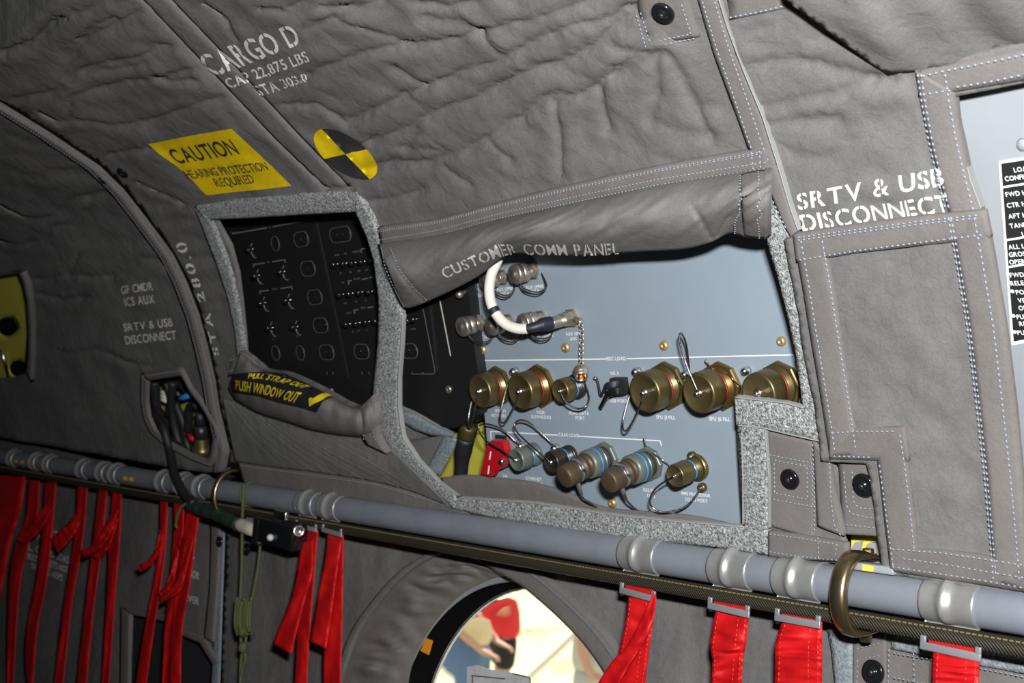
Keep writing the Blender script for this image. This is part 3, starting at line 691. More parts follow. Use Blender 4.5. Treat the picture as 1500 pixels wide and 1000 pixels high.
letter(roll, 'PULL STRAP OUT', [(365,553),(385,555),(408,560),(426,563.6),(444,569.6)], [(367,547),(390,549),(408,552.2),(432,559.5),(456,568)], oR, 0.0025, False, m='inkyellow', name='label_lettering')
decal('arrow', [(455,595),(454,584),(457,582),(460,584),(472,578),(478,577.5),(486,581.5),(480,582.5),(473,587),(463,590)], oR, M['inkyellow'], 0.0025, 4, roll)
strip('end_tab', [(340,528),(352,516),(357,518)], [(334,550),(356,543),(376,537)], LINER, M['trim'], 0.020, 0.006, 20, 6, roll)
strip('end_tab', [(524,600),(530,640),(536,650)], [(547,578),(553,640),(566,664)], LINER, M['trim'], 0.028, 0.01, 30, 6, roll)
mb = MB()
stitch(mb, [(337,528),(356,522)], LINER, 0.021); stitch(mb, [(334,544),(368,535)], LINER, 0.021); stitch(mb, [(529,604),(533,645)], LINER, 0.029); stitch(mb, [(541,590),(548,640),(560,658)], LINER, 0.029)
tag(mb.build('stitching', M['thread'], roll, False), kind='stuff')
# apron of the cover below the roll, with diagonal folds
def apron_h(s, t):
    h = 0.009 + 0.006 * np.sin(np.pi * t)
    for c_, dp in ((.02,.0008),(.10,.0016),(.17,.0010),(.25,.0016),(.31,.0009),(.38,.0015),(.46,.0010),(.52,.0016),(.60,.0009),(.68,.0014),(.77,.0009)):
        d = s - c_ - .24 * t - .01 * np.sin(t * 5 + c_ * 30); h += -dp * np.exp(-(d / .007) ** 2) + .6 * dp * np.exp(-((d - .014) / .010) ** 2)
    return h
X, N, F = loft([(326,585),(345,592),(378,608),(414,620),(454,632),(516,641),(552,640)], [(344,676),(400,684),(444,689),(500,697),(552,706),(610,722),(662,744)], LINER, apron_h, 150, 26, True)
X, F = rim(X, orient(X, F), N, 0.006)
ap = new('cover_apron', X, F, M['quilt'], roll, True)
# folded corner flap inside the panel opening
X, N, F = loft([(580,592),(610,605),(640,622),(664,634)], [(584,650),(604,646),(630,641),(656,638)], LINER, lambda s, t: -0.004 - 0.02 * s - 0.012 * t, 30, 8)
X, F = rim(X, orient(X, F), N, 0.003)
cf = new('corner_flap', X, F, M['flap'], None, True)
tag(cf, 'loose grey cloth corner flap with blue-grey tape in the lower left of the panel opening', 'cloth flap')
X, N, F = loft([(584,650),(604,646),(630,641),(667,637)], [(600,672),(612,682),(626,690),(642,700)], LINER, lambda s, t: -0.018 + 0.012 * s + 0.008 * t, 30, 8)
X, F = rim(X, orient(X, F), N, 0.003)
new('lower_leaf', X, F, M['flap'], cf, True)
strip('hook_tape', [(581,597),(610,610),(640,626),(664,636)], [(581,614),(606,629),(630,637),(662,640)], LINER, M['hook'], -0.008, 0.002, 30, 5, cf)
strip('hook_tape', [(648,640),(640,656),(632,672),(624,684)], [(668,644),(662,662),(652,680),(642,698)], LINER, M['hook'], 0.001, 0.002, 30, 5, cf)

# ------------------------------------------------------------------ right-hand blankets
D_out = [(1180,320),(1168,338),(1155,300),(1140,248),(1116,172),(1088,104),(1064,40),(1052,0),(1040,-40),(960,-210),(1120,-230),(1140,-60),(1175,0),(1240,45),(1280,72),(1305,88),(1340,90),(1380,86),(1680,20),(1680,84),(1396,137),(1400,180),(1408,215),(1416,260),(1426,290),(1444,320),(1452,350),(1460,420),(1475,500),(1488,600),(1495,700),(1500,780),(1510,870),(1300,845),(1290,700),(1280,668),(1216,668),(1205,600),(1190,480),(1180,400)]
def D_h(X, uv):
    r = quilt_h(0.8, 1.0, [seam3, [(1340,104),(1360,210),(1392,318)]])(X, uv)
    return r + 0.006
fore = sheet('quilted_blanket', D_out, [], LINER, M['quilt'], 0.0, D_h, 7)
tag(fore, 'grey quilted blanket lettered SRTV & USB DISCONNECT in large white stencil', 'quilted blanket')
oD = OnMesh(fore)
strip('cut_edge', [(1052,0),(1064,40),(1088,104),(1116,172),(1140,248),(1155,300),(1168,338)], shift([(1052,0),(1064,40),(1088,104),(1116,172),(1140,248),(1155,300),(1168,338)], 2.2), LINER, M['edge'], 0.013, 0.006, 60, 3, fore)
strip('edge_binding', [(1345,104),(1380,99),(1450,85),(1560,64),(1680,40)], [(1345,142),(1390,136),(1450,126),(1560,106),(1680,84)], LINER, M['trim'], 0.011, 0.01, 40, 6, fore)
bdg = strip('edge_binding', [(1340,104),(1350,160),(1362,210),(1376,262),(1392,318)], [(1396,136),(1400,180),(1408,215),(1418,265),(1438,318)], LINER, M['trim'], 0.012, 0.01, 40, 7, fore, True)
oDb = OnMesh(fore, bdg)
letter(fore, 'SRTV & USB', [(1171,306),(1385,270)], [(1168,283),(1382,244)], oDb, 0.002, gap=0.11)
letter(fore, 'DISCONNECT', [(1178,338),(1394,308)], [(1172,314),(1388,283)], oDb, 0.002, gap=0.11)

strip('cut_edge', [(1396,138),(1401,180),(1409,218),(1420,262),(1436,305)], [(1397.6,138),(1402.6,180),(1411,218),(1422,262),(1438,305)], LINER, M['edge'], 0.008, 0.008, 40, 3, fore)
strip('edge_binding', [(1058,-30),(1068,16),(1068,30)], [(1140,-40),(1148,0),(1152,12)], LINER, M['trim'], 0.010, 0.006, 20, 6, fore)
# stitched facing patch
Fp = [(1161,343),(1250,330),(1350,317),(1442,309),(1448,345),(1454,375),(1463,430),(1472,480),(1480,540),(1487,600),(1496,700),(1502,790),(1508,868),(1400,848),(1304,833),(1296,770),(1287,700),(1280,672),(1215,668),(1208,620),(1200,570),(1186,490),(1175,420)]
def F_h(X, uv):
    r = np.full(len(X), 0.014)
    for i in range(len(X)): r[i] += 0.0035 * nz((X[i][0], X[i][2] * .8), 16, 2) + 0.002 * nz((X[i][0], X[i][2]), 42, 7)
    return r
face = sheet('facing_patch', Fp, [], LINER, M['quilt'], 0.0, F_h, 7, 0.012, fore)
def fs(A, B): strip('patch_binding', A, B, LINER, M['trim'], 0.0195, 0.006, 50, 7, fore)
fs([(1161,343),(1250,330),(1350,317),(1442,309)], [(1166,385),(1250,371),(1350,359),(1450,349)])
fs([(1162,350),(1175,420),(1186,490),(1200,570),(1208,620),(1215,668)], [(1205,350),(1218,420),(1230,490),(1241,570),(1249,620),(1256,665)])
fs([(1392,318),(1404,390),(1420,480),(1434,600),(1446,700),(1456,850)], [(1442,312),(1454,375),(1472,480),(1487,600),(1496,700),(1506,866)])
fs([(1215,629),(1260,627),(1322,626)], [(1215,672),(1260,673),(1330,676)])
fs([(1280,640),(1288,700),(1296,770),(1304,835)], [(1321,630),(1331,700),(1339,770),(1345,840)])
fs([(1302,801),(1380,806),(1450,815),(1505,825)], [(1304,836),(1380,848),(1450,858),(1508,868)])
mb = MB()
def st2(P): stitch(mb, P, LINER, 0.0212, 0.0056, 0.0036, 0.0011)
st2([(1168,352),(1250,341),(1350,328),(1435,319)]); st2([(1170,381),(1250,368),(1350,355),(1440,344)]); st2([(1168,348),(1250,337),(1350,324),(1435,315)])
for dx in (9, 40): st2([(1164+dx,352),(1176+dx,420),(1187+dx,490),(1200+dx,570),(1208+dx,620),(1214+dx,664)])
for dx in (-1, 3, 37): st2([(1390+dx,318),(1403+dx,390),(1418+dx,480),(1432+dx,600),(1443+dx,700),(1452+dx,800),(1456+dx,850)])
st2([(1218,634),(1260,632),(1316,632)]); st2([(1220,668),(1280,670)]); st2([(1288,680),(1292,710),(1300,770),(1308,830)]); st2([(1318,636),(1326,690),(1332,740),(1339,806)])
st2([(1306,804),(1380,810),(1450,820),(1500,828)]); st2([(1322,818),(1380,826),(1450,838),(1500,846)]); st2([(1306,830),(1380,841),(1450,852),(1500,861)])
def st3(P): stitch(mb, P, LINER, 0.0135, 0.0056, 0.0036, 0.0011)
for dx in (0, 5, 40): st3([(1344+dx,108),(1350+dx,150),(1360+dx,205),(1372+dx,255),(1386+dx,310)])
st3([(1350,112),(1380,105),(1450,91),(1520,76)]); st3([(1400,128),(1450,120),(1520,105)]); st3([(1350,139),(1395,132)])
stitch(mb, [(1062,-10),(1100,-16),(1150,-24)], LINER, 0.0112); stitch(mb, [(1068,26),(1110,18),(1152,8)], LINER, 0.0112)
tag(mb.build('stitching', M['thread'], fore, False), kind='stuff')
# ceiling blanket overhead right
cz = P1(LINER, 1290, 105)
CEIL = Plane((0, cz[1], cz[2] - 0.009), (0, -0.42, -0.90))
E_out = [(1100,-250),(1130,-70),(1148,-2),(1190,30),(1230,60),(1270,90),(1300,110),(1340,106),(1380,101),(1450,87),(1680,40),(1680,-250)]
def E_h(X, uv):
    f = np.clip(segdist(uv, E_out[1:9]) / 40, 0, 1); return f * np.array([0.010 * nz((p[0], p[1]), 6, 1) + 0.006 * nz((p[0] * 2, p[1]), 15, 6) for p in X])
ov = sheet('ceiling_blanket', E_out, [], CEIL, M['quilt'], 0.0, E_h, 9, 0.006)
tag(ov, 'dark rumpled overhead blanket in the upper right corner above the stitched seam', 'quilted blanket')

# ------------------------------------------------------------------ lower wall blankets, below the rail
L_out = [(-70,620),(0,640),(150,675),(300,705),(320,720),(323,760),(320,830),(318,870),(314,930),(312,1060),(-70,1060)]
L_hole = [(190,899),(216,904),(241,910),(241,921),(270,933),(291,941),(302,958),(311,972),(306,1000),(305,1045),(188,1045)]
def low_h(X, uv):
    return np.array([0.006 * nz((p[0], p[2] * .6), 6, 1) + 0.004 * nz((p[0] * 1.3, p[2] * .5), 16, 6) + 0.0012 * nz(p, 50, 2) for p in X])
la = sheet('quilted_blanket', L_out, [L_hole], LOWER, M['quilt'], 0.0, low_h, 9)
tag(la, 'dark lower wall blanket behind the left bunch of red straps', 'quilted blanket')
oL = OnMesh(la)
letter(la, 'L. C', [(43,806),(60,810)], [(43,796),(60,800)], oL, 0.002); letter(la, 'ED LOAD', [(73,814),(103,826)], [(73,805),(103,815)], oL, 0.002)
letter(la, 'RES', [(42,818),(57,823)], [(42,809),(57,814)], oL, 0.002); letter(la, 'NETS NOT', [(70,829),(101,839)], [(71,819),(101,830)], oL, 0.002)
letter(la, 'SC', [(47,832),(58,836)], [(47,824),(58,828)], oL, 0.002); letter(la, 'G ARPS', [(70,841),(92,851)], [(71,832),(93,841)], oL, 0.002)
letter(la, 'A', [(56,789),(61,791)], [(57,780),(62,781)], oL, 0.002); letter(la, 'IT', [(76,785),(86,787)], [(77,777),(87,778)], oL, 0.002)
letter(la, 'V', [(280,824),(285,825)], [(280,814),(287,815)], oL, 0.002); letter(la, 'SOR', [(279,844),(293,849)], [(280,834),(294,838)], oL, 0.002)
letter(la, 'EVER', [(273,879),(292,886)], [(273,870),(293,875)], oL, 0.002)
strip('edge_binding', [(302,705),(308,780),(306,860),(298,935)], [(320,718),(322,780),(319,850),(312,940)], LOWER, M['trim'], 0.009, 0.006, 50, 6, la)
strip('pocket_binding', [(181,890),(245,901),(247,912),(296,930),(320,970)], [(189,899),(241,910),(243,921),(291,941),(311,973)], LOWER, M['trim'], 0.009, 0.006, 50, 6, la)
strip('pocket_binding', [(176,890),(174,1050)], [(190,898),(188,1050)], LOWER, M['trim'], 0.009, 0.006, 30, 6, la)
dk = sheet('pocket_lining', [(180,890),(330,920),(330,1060),(180,1060)], [], yplane(0.085), M['navy'], 0, None, 20, 0.0, la, False)
tp = strip('seam_tape', [(318,728),(321,800),(316,880),(311,945),(306,1040)], [(329,735),(328,800),(325,880),(323,945),(320,1040)], LOWER, M['hook'], 0.004, 0.002, 50, 5)
tag(tp, 'blue-grey hook tape hanging below the rail beside the green cord', 'seam tape')

# centre lower blanket with the window sleeve
swO = [(480,1075),(502,985),(523,928),(552,885),(588,845),(624,820),(653,809),(680,809),(705,818)]
swR = [(705,818),(729,832),(762,851),(792,875),(825,905),(858,940),(888,983),(930,1060)]
W_out = [(322,700),(450,740),(600,770),(800,800),(1000,830),(1245,872),(1232,905),(1232,960),(1238,1070),(935,1070)] + swR[::-1][1:] + swO[::-1][1:] + [(318,1070),(321,945),(326,880),(329,800)]
wl = sheet('quilted_blanket', W_out, [], LOWER, M['quilt'], 0.0, low_h, 8)
tag(wl, 'grey lower wall blanket with the gathered round window sleeve', 'quilted blanket')
slI = [(592,1075),(600,990),(617,943),(644,903),(677,870),(712,851),(735,844),(752,846),(768,853)]
def sleeve_h(s, t):
    h = 0.0 - 0.027 * t ** 0.8 + 0.010 * np.sin(np.pi * t)
    for i in range(len(s)): h[i] += (0.0035 * math.sin(s[i] * 55 + 7 * nz((s[i] * 4, t[i]), 2)) * math.sin(math.pi * t[i]) + 0.008 * nz((s[i] * 14, t[i] * 2), 1.6, 3)) * math.sin(math.pi * t[i])
    return h
X, N, F = loft(swO, slI, LOWER, sleeve_h, 120, 22, True)
new('window_sleeve', X, orient(X, F), M['trim'], wl, True)
# pale strip of smooth cloth next to the gathers
strip('sleeve_seam', shift(swO, -9, -4), swO, LOWER, M['quilt'], 0.008, 0.006, 80, 5, wl, smoothed=True)
strip('sleeve_edge', [(x + 26, y - 14) for x, y in swR], [(x - 3, y + 4) for x, y in swR], LOWER, M['trim'], 0.010, 0.03, 80, 9, wl, smoothed=True)
mb = MB()
zp = smooth_path([(x + 17, y - 11) for x, y in swR], 90)
X, N = LOWER.hit(zp[:, 0], zp[:, 1], 0.013)
for a, b in zip(X[:-1:1], X[1::1]):
    d = unit(b - a); s_ = np.cross(d, [0, -1, 0]) * 0.0022
    mb.add(*boxv((a + b) / 2, d * 0.0018, s_, np.array([0, -0.001, 0])))
tag(mb.build('zip_teeth', M['buckle'], wl, False), kind='stuff')
# right lower blanket
R_out = [(1232,905),(1300,915),(1400,930),(1560,955),(1560,1070),(1240,1070),(1236,980)]
rl = sheet('quilted_blanket', R_out, [], LOWER, M['trim'], 0.004, low_h, 8)
tag(rl, 'grey stitched blanket below the rail in the lower right corner', 'quilted blanket')
strip('ribbed_tape', [(1212,920),(1218,955),(1226,1040)], [(1248,930),(1248,960),(1248,1040)], LOWER, M['hook'], 0.012, 0.003, 30, 6, rl)
strip('ribbed_tape', [(1305,930),(1400,947),(1520,968)], [(1305,950),(1400,968),(1520,990)], LOWER, M['hook'], 0.012, 0.003, 30, 6, rl)
strip('snap_tab', [(1250,938),(1275,936),(1296,926)], [(1248,1060),(1275,1060),(1296,1060)], LOWER, M['trim'], 0.013, 0.006, 20, 8, rl)
mb = MB()
for P in ([(1308,956),(1400,972),(1520,995)], [(1308,992),(1400,1010)], [(1302,950),(1300,1040)], [(1338,955),(1340,1040)], [(1254,950),(1290,942)], [(1256,966),(1254,1040)], [(1266,964),(1290,960)]): stitch(mb, P, LOWER, 0.0145)
tag(mb.build('stitching', M['thread'], rl, False), kind='stuff')
# ------------------------------------------------------------------ equipment behind the openings
def prism(poly, surf, off, depth):
    X, N = surf.hit([p[0] for p in poly], [p[1] for p in poly], off); n = len(poly)
    V = np.concatenate([X, X - N * depth]); a = np.cross(X[1] - X[0], X[2] - X[0])
    F = [tuple(range(n)), tuple(range(n, 2 * n))[::-1]] + [(i, i + n, (i + 1) % n + n, (i + 1) % n) for i in range(n)]
    nn = sum(np.cross(X[i] - X[0], X[(i + 1) % n] - X[0]) for i in range(n))
    if nn @ N[0] < 0: F = [f[::-1] for f in F]
    return V, F
def lineq(mb, a, b, wpx, off=0.0006, surf=None, th=0.0):
    surf = surf or PANEL; a = np.array(a, float); b = np.array(b, float); d = (b - a) / np.hypot(*(b - a)); n = np.array([-d[1], d[0]]) * wpx / 2
    X, N = surf.hit(*np.array([a + n, b + n, b - n, a - n]).T, off); mb.add(X, orient(X, [(0, 1, 2, 3)]))
def depth(P): return float(P @ fwd)
def pxm(P, px): return px * depth(P) / FPX

# grey communications panel
pn = empty('communications_panel', P1(PANEL, 900, 760), 'blue-grey equipment panel with MISC LOAD and CAAS LOAD rows of sockets', 'control panel')
face_poly = [(678,330),(683,405),(705,560),(728,790),(1100,800),(1230,700),(1215,600),(1165,300),(1120,230),(900,240)]
mbp = MB(); mbp.add(*prism(face_poly, PANEL, 0, 0.004)); mbp.build('face_plate', M['panel'], pn, False)
mb = MB()
for t, u, v, h in (('NO. 5',900,546.5,4.6),('USB PORT',906,587,5),('MISC LOAD',902,525,5.2),('CAAS LOAD',833,637,5),('MISSION',733,601.5,4.6),('NETWORK A',733,608.5,4.6),('VADR',791.7,603.7,4.6),
                   ('DOWNLOAD',792.5,610.5,4.8),('HUMS DATA',848,604.8,5),('PORT',849.6,612,5),('SPU J3 FILL',975,611,5.2),('SPU J6 FILL',1054,613.5,5.4),('ETHERNET',782,701,4.8),('TEST PORT',783,708.5,4.8),
                   ('S/M',739.7,697,4.4),('1553 ENG',952.7,718,5),('CH 2',953.5,726,5),('MMS PROCESSOR',1019,724,5),('LOAD PORT',1020,732.3,5),('ADFT SAT',697.7,433,4.8),('AUX UPPER',739.7,423,4.8),('ANT A',739,429.6,4.4),
                   ('AUX UPPER',783,420,4.8),('ANT B',783,426,4.4),('CUST SAT',706.7,493.4,4.8),('AUX LOWER',752.7,491.5,4.8),('ANT A',752.7,499,4.6),('AUX LOWER',796,491,4.8),('ANT B',796,498,4.6),('AUX GPS',839,488.7,4.8),('ANT',840,496,4.8)):
    c = P1(PANEL, u, v); mb = MB(); plane_text(mb, t, u, v, pxm(c, h), xs=1.0 if len(t) < 12 else 0.95, gap=0.10); mb.build('lettering', M['print'], pn, False)
mb = MB()
for a, b in (((703,528),(887,525.7)),((918,525.2),(1163,519.5)),((703,528),(703.5,536.5)),((1162,519),(1164,528)),((718,631.5),(817,637.2)),((848,638.8),(968,645.5)),((718.5,631),(719.5,643)),((967,645),(969,653))): mb = MB(); lineq(mb, a, b, 1.7); mb.build('group_line', M['print'], pn, False)
for u, v in ((707.6,512),(829.8,508.7),(974,505.6),(1145.8,499.4),(898,736)):
    c = P1(PANEL, u, v, 0.0); r = pxm(c, 7.4)
    mb = MB(); mb.add(*lathe([(r, 0), (r, 0.002), (r * .8, 0.0042), (r * .35, 0.0046), (r * .3, 0.003), (r * .1, 0.003)], c, PN, 20)); s = mb.build('screw', M['brass'], pn)

# connectors ---------------------------------------------------------------
def lanyard(name, pts, parent, r=0.0011, m='wire', n=60, surf=None):
    P = np.array([P1(surf or PANEL, u, v, h) for u, v, h in pts]); V, F = sweep(smooth_path(P, n), r, 8); return MB().add(V, F).build(name, M[m], parent)
def knurl(R, a, b, n=48, dep=0.012):
    return [(R * 0.97, a), (R, a + 0.0008), (R, b - 0.0015), (R * 0.95, b)]
def capped(label, u, v, dia, h, lan, anchor, fl='olive', capm='olive', band='redband', group=None, hexn=8, flw=1.2):
    f = P1(PANEL, u, v, h); R = pxm(f, dia / 2); b = f - PN * h
    e = empty('capped_connector', b, label, 'connector', group)
    mb = MB(); mb.add(*lathe([(R * flw, 0.0005), (R * flw, 0.005), (R * flw * .94, 0.006)], b, PN, hexn)); mb.build('flange', M[fl], e, False)
    mb = MB(); mb.add(*lathe([(R * .99, 0.006), (R * .99, h * .22), (R * .86, h * .24), (R * .86, h * .50)], b, PN, 40)); mb.build('shell', M['gold' if fl == 'gold' else fl], e)
    if band:
        mb = MB(); mb.add(*lathe([(R * .885, h * .36), (R * .885, h * .41)], b, PN, 40)); mb.build('colour_band', M[band], e)
    # cap with fine ribs on its rim
    n = 96; x, y, a = basis(PN); V = []; F = []
    prof = [(R * .93, h * .46, 0), (R, h * .49, 1), (R, h * .66, 1), (R * .985, h * .68, 0), (R * .985, h * .93, 0), (R * .955, h * .985, 0), (R * .90, h, 0), (R * .84, h, 0), (R * .82, h - .0006, 0), (0.0005, h - .0004, 0)]
    for r, hh, k in prof:
        for j in range(n):
            t = 2 * math.pi * j / n; q = r * (1 - (0.018 if k and j % 2 else 0)); V.append(b + (x * math.cos(t) + y * math.sin(t)) * q + a * hh)
    F = [(i * n + j, i * n + (j + 1) % n, (i + 1) * n + (j + 1) % n, (i + 1) * n + j) for i in range(len(prof) - 1) for j in range(n)]
    cp = MB().add(V, F).build('cap', M[capm], e)
    rr = R * .155
    MB().add(*lathe([(rr * 1.5, h - .0004), (rr * 1.4, h + .0008), (rr, h + .0012), (rr, h + rr * .7), (rr * .75, h + rr * 1.25), (rr * .25, h + rr * 1.5)], b, PN, 20)).build('rivet', M['steel'], cp)
    if lan: lanyard('lanyard', [(p[0], p[1], q) for p, q in zip(lan, np.interp(np.linspace(0, 1, len(lan)), [0, .15, .6, 1], [h + .004, h + .006, h * .8, .006]))], e, 0.0012)
    if anchor:
        c = P1(PANEL, *anchor, 0.0); r = pxm(c, 6.2)
        MB().add(*lathe([(r * 1.0, 0), (r * 1.05, .004), (r * .9, .006 + r * .5), (r * .5, .006 + r * .9), (r * .12, .006 + r)], c, PN, 18)).build('anchor_stud', M['steel'], e)
    return e
capped('olive capped socket at the left end of the MISC LOAD row, above NETWORK A', 702, 573, 51, .036, [(702,573),(697,590),(691,618),(688,625),(686,615),(691,588),(700,560)], (702,543))
capped('olive capped socket above the VADR DOWNLOAD lettering, loop of wire at its left', 761, 573.5, 55, .038, [(761,573),(754,593),(741,616),(735,619),(732.5,611),(736,592),(744,562)], (757,543), fl='gold')
capped('small olive capped socket with blue ring above HUMS DATA PORT', 820, 573, 36.5, .032, [(820,573),(829,589),(845,598),(858,595),(863,582),(858,564)], None, fl='darkconn', band='blueband', flw=1.05, hexn=24)
capped('olive capped socket above SPU J3 FILL', 943.5, 575, 61.5, .042, [(943.5,575),(938,593),(923,624),(915,631),(912,621),(919,590),(930,556)], (936,543))
capped('olive capped socket above SPU J6 FILL with tall wire loop standing up', 1022.5, 576, 62.5, .042, [(1022,573),(1006,535),(995,497),(998,488),(1005,503),(1008.5,530),(1010,546)], (1008,547), fl='gold')
capped('olive capped socket ending the MISC LOAD row, half behind the velcro stub', 1110, 576, 63, .042, None, (1096,542))
capped('small grey-green capped socket with blue and red rings above ETHERNET TEST PORT', 755.5, 674, 34.5, .036, [(755,674),(736,660),(712,645),(702,632),(703,623),(715,621),(736,629),(754,645),(764,653)], (767,652), fl='greyconn', capm='greyconn', band='blueband', flw=1.02, hexn=24)
capped('small dark capped socket with blue and red rings right of the ETHERNET TEST PORT socket', 806.5, 677, 33, .036, [(806,677),(796,668),(775,650),(757,632),(754,621),(762,615),(777,620),(796,637),(809,650),(815,656)], (817,655), fl='darkconn', capm='darkconn', band='blueband', flw=1.02, hexn=24)
mm = capped('olive capped socket above MMS PROCESSOR LOAD PORT', 988, 697, 35.5, .042, [(988,697),(964,712),(953,728),(954,741),(967,749),(988,748),(1009,738),(1029,712)], None, fl='olive', band='blueband', flw=1.16, hexn=28)
for u, v in ((1016,667),(1031,713)):
    c = P1(PANEL, u, v); r = pxm(c, 7); MB().add(*lathe([(r, 0.0005), (r, .005), (r * .9, .006), (r * .5, .006), (r * .45, .008), (r * .2, .009)], c, PN, 20)).build('mounting_ear', M['olive'], mm)
def long_conn(label, cap, ring, base, dcap, dring, lan):
    f = P1(PANEL, *ring, .030); R = pxm(f, dring / 2); b = f - PN * .030
    e = empty('backshell_plug', b, label, 'connector')
    MB().add(*lathe([(R * 1.12, .0005), (R * 1.12, .005), (R * 1.06, .006)], b, PN, 8)).build('flange', M['greyconn'], e, False)
    MB().add(*lathe([(R * .84, .006), (R * .84, .012), (R * .95, .013), (R * .95, .034), (R * .82, .0365), (R * .6, .037)], b, PN, 40)).build('coupling_ring', M['greyconn'], e)
    MB().add(*lathe([(R * .965, .022), (R * .965, .025)], b, PN, 40)).build('colour_band', M['blueband'], e)
    MB().add(*lathe([(R * .955, .016), (R * .99, .017), (R * .955, .018)], b, PN, 40)).build('steel_ring', M['nickel'], e)
    # body leans along the same axis
    h2 = .074; f2 = P1(PANEL, *cap, h2); r = pxm(f2, dcap / 2); ax = unit(f2 - (b + PN * .034)); b2 = b + PN * .034; Ln = np.linalg.norm(f2 - b2)
    rr = [(r * 1.1, 0), (r * 1.1, Ln * .10), (r * 1.0, Ln * .12), (r * 1.0, Ln * .2), (r * 1.08, Ln * .22), (r * 1.08, Ln * .30), (r * .95, Ln * .33), (r * .95, Ln * .5), (r, Ln * .52), (r, Ln * .95), (r * .94, Ln * .99), (r * .8, Ln), (.0005, Ln)]
    MB().add(*lathe(rr, b2, ax, 40)).build('dust_cap', M['olivebrown'], e)
    MB().add(*lathe([(r * 1.03, Ln * .40), (r * 1.05, Ln * .41), (r * 1.05, Ln * .54), (r * 1.03, Ln * .55)], b2, ax, 40)).build('clip_band', M['steel'], e)
    if lan:
        lanyard('lanyard', lan, e, 0.0013)
        c = P1(PANEL, *lan[0]); d = P1(PANEL, *lan[1]); MB().add(*sweep(np.array([c + (c - d) * .8, c, c + (d - c) * .8]), [0.0035, .0032, .002], 8)).build('crimp', M['nickel'], e)
    return e
long_conn('brown capped plug in a grey-green ring, left one of the CAAS LOAD pair', (825.5, 699), (864, 679), (886, 668), 34, 45, [(848,712,.045),(853,728,.04),(871,741,.02),(884,745,.012),(902,744,.006)])
long_conn('brown capped plug in a grey-green ring, right one of the CAAS LOAD pair', (890.5, 706), (928, 687), (954, 676), 34.5, 47, [(912,718,.045),(918,732,.035),(927,742,.02),(938,750,.008)])

def ncap(label, f, base, dia, lan, group='silver screw caps on aerial sockets'):
    h = .034; b = P1(PANEL, *base, 0); fx = P1(PANEL, *f, h); b = fx - PN * h if np.linalg.norm(fx - PN * h - b) < .03 else b
    R = pxm(fx, dia / 2); e = empty('aerial_socket', b, label, 'connector')
    MB().add(*lathe([(R * .98, .0004), (R * .98, .003), (R * .70, .004), (R * .70, .008)], b, PN, 6)).build('nut', M['nickel'], e, False)
    MB().add(*lathe([(R * .55, .004), (R * .55, .008), (R * .7, .009), (R * .7, .012), (R * .5, .013), (R * .5, .02)], b, PN, 28)).build('socket', M['nickel'], e)
    n = 64; x, y, a = basis(PN); V = []
    prof = [(R * .9, h * .42, 0), (R * .97, h * .45, 1), (R * .97, h * .72, 1), (R * .9, h * .73, 0), (R * .9, h * .76, 0), (R, h * .77, 0), (R, h * .93, 0), (R * .94, h * .99, 0), (R * .85, h, 0), (R * .35, h, 0), (R * .3, h + .0015, 0), (R * .05, h + .002, 0)]
    for r, hh, k in prof:
        for j in range(n):
            t = 2 * math.pi * j / n; q = r * (1 - (.03 if k and j % 2 else 0)); V.append(b + (x * math.cos(t) + y * math.sin(t)) * q + a * hh)
    F = [(i * n + j, i * n + (j + 1) % n, (i + 1) * n + (j + 1) % n, (i + 1) * n + j) for i in range(len(prof) - 1) for j in range(n)]
    MB().add(V, F).build('screw_cap', M['nickel'], e)
    for dx, dy in ((0, 0), (1.5, 3.5)):
        lanyard('lanyard', [(u + dx * math.sin(math.pi * i / (len(lan) - 1)), v - dy * math.sin(math.pi * i / (len(lan) - 1)), q) for i, ((u, v), q) in enumerate(zip(lan, np.interp(np.linspace(0, 1, len(lan)), [0, .5, 1], [h * .9, h * .6, .004])))], e, 0.0009, 'rubber', 40)
    return e
ncap('silver capped aerial socket just left of the topmost one, behind the white cable', (709, 411.5), (742, 400), 26, [(716,420),(728,431),(740,436),(751,429),(753,417)])
ncap('silver capped aerial socket at the top of the panel, below the rolled cover', (752.7, 402), (786, 396), 29.5, [(760,412),(768,425),(786,431),(798,425),(799,416),(793,400)])
ncap('silver capped aerial socket over the lettering CUST SAT, lower left of the white cable', (675.5, 479), (702, 470), 29.5, [(683,488),(694,500),(709,504),(720,497),(721,487)])
ncap('silver capped aerial socket directly behind the lower bend of the white cable', (718, 478), (746, 467), 28, [(727,486),(737,497),(751,501),(761,495),(764,486)])
ncap('silver capped aerial socket partly hidden by the end of the white cable', (765, 473), (791, 463), 28, [(775,489),(787,498),(801,498),(808,490),(808,478)])

# toggle switch beside the top caps
ts = empty('toggle_switch', P1(PANEL, 697, 420), 'silver ball-ended toggle switch above ADFT SAT', 'switch')
b = P1(PANEL, 696, 420); t = P1(PANEL, 673, 431, .028); ax = unit(t - b)
MB().add(*lathe([(.0065, 0), (.0065, .003), (.005, .004), (.005, .008)], b, PN, 12)).build('bushing', M['steel'], ts, False)
MB().add(*sweep(b + (t - b) * np.linspace(.15, .8, 6)[:, None], np.linspace(.003, .0042, 6), 12)).build('lever', M['rubber'], ts)
MB().add(*lathe([(.0058 * math.sin(a), -.0058 * math.cos(a)) for a in np.linspace(.05, 3.09, 12)], t, PN, 20)).build('ball', M['nickel'], ts)

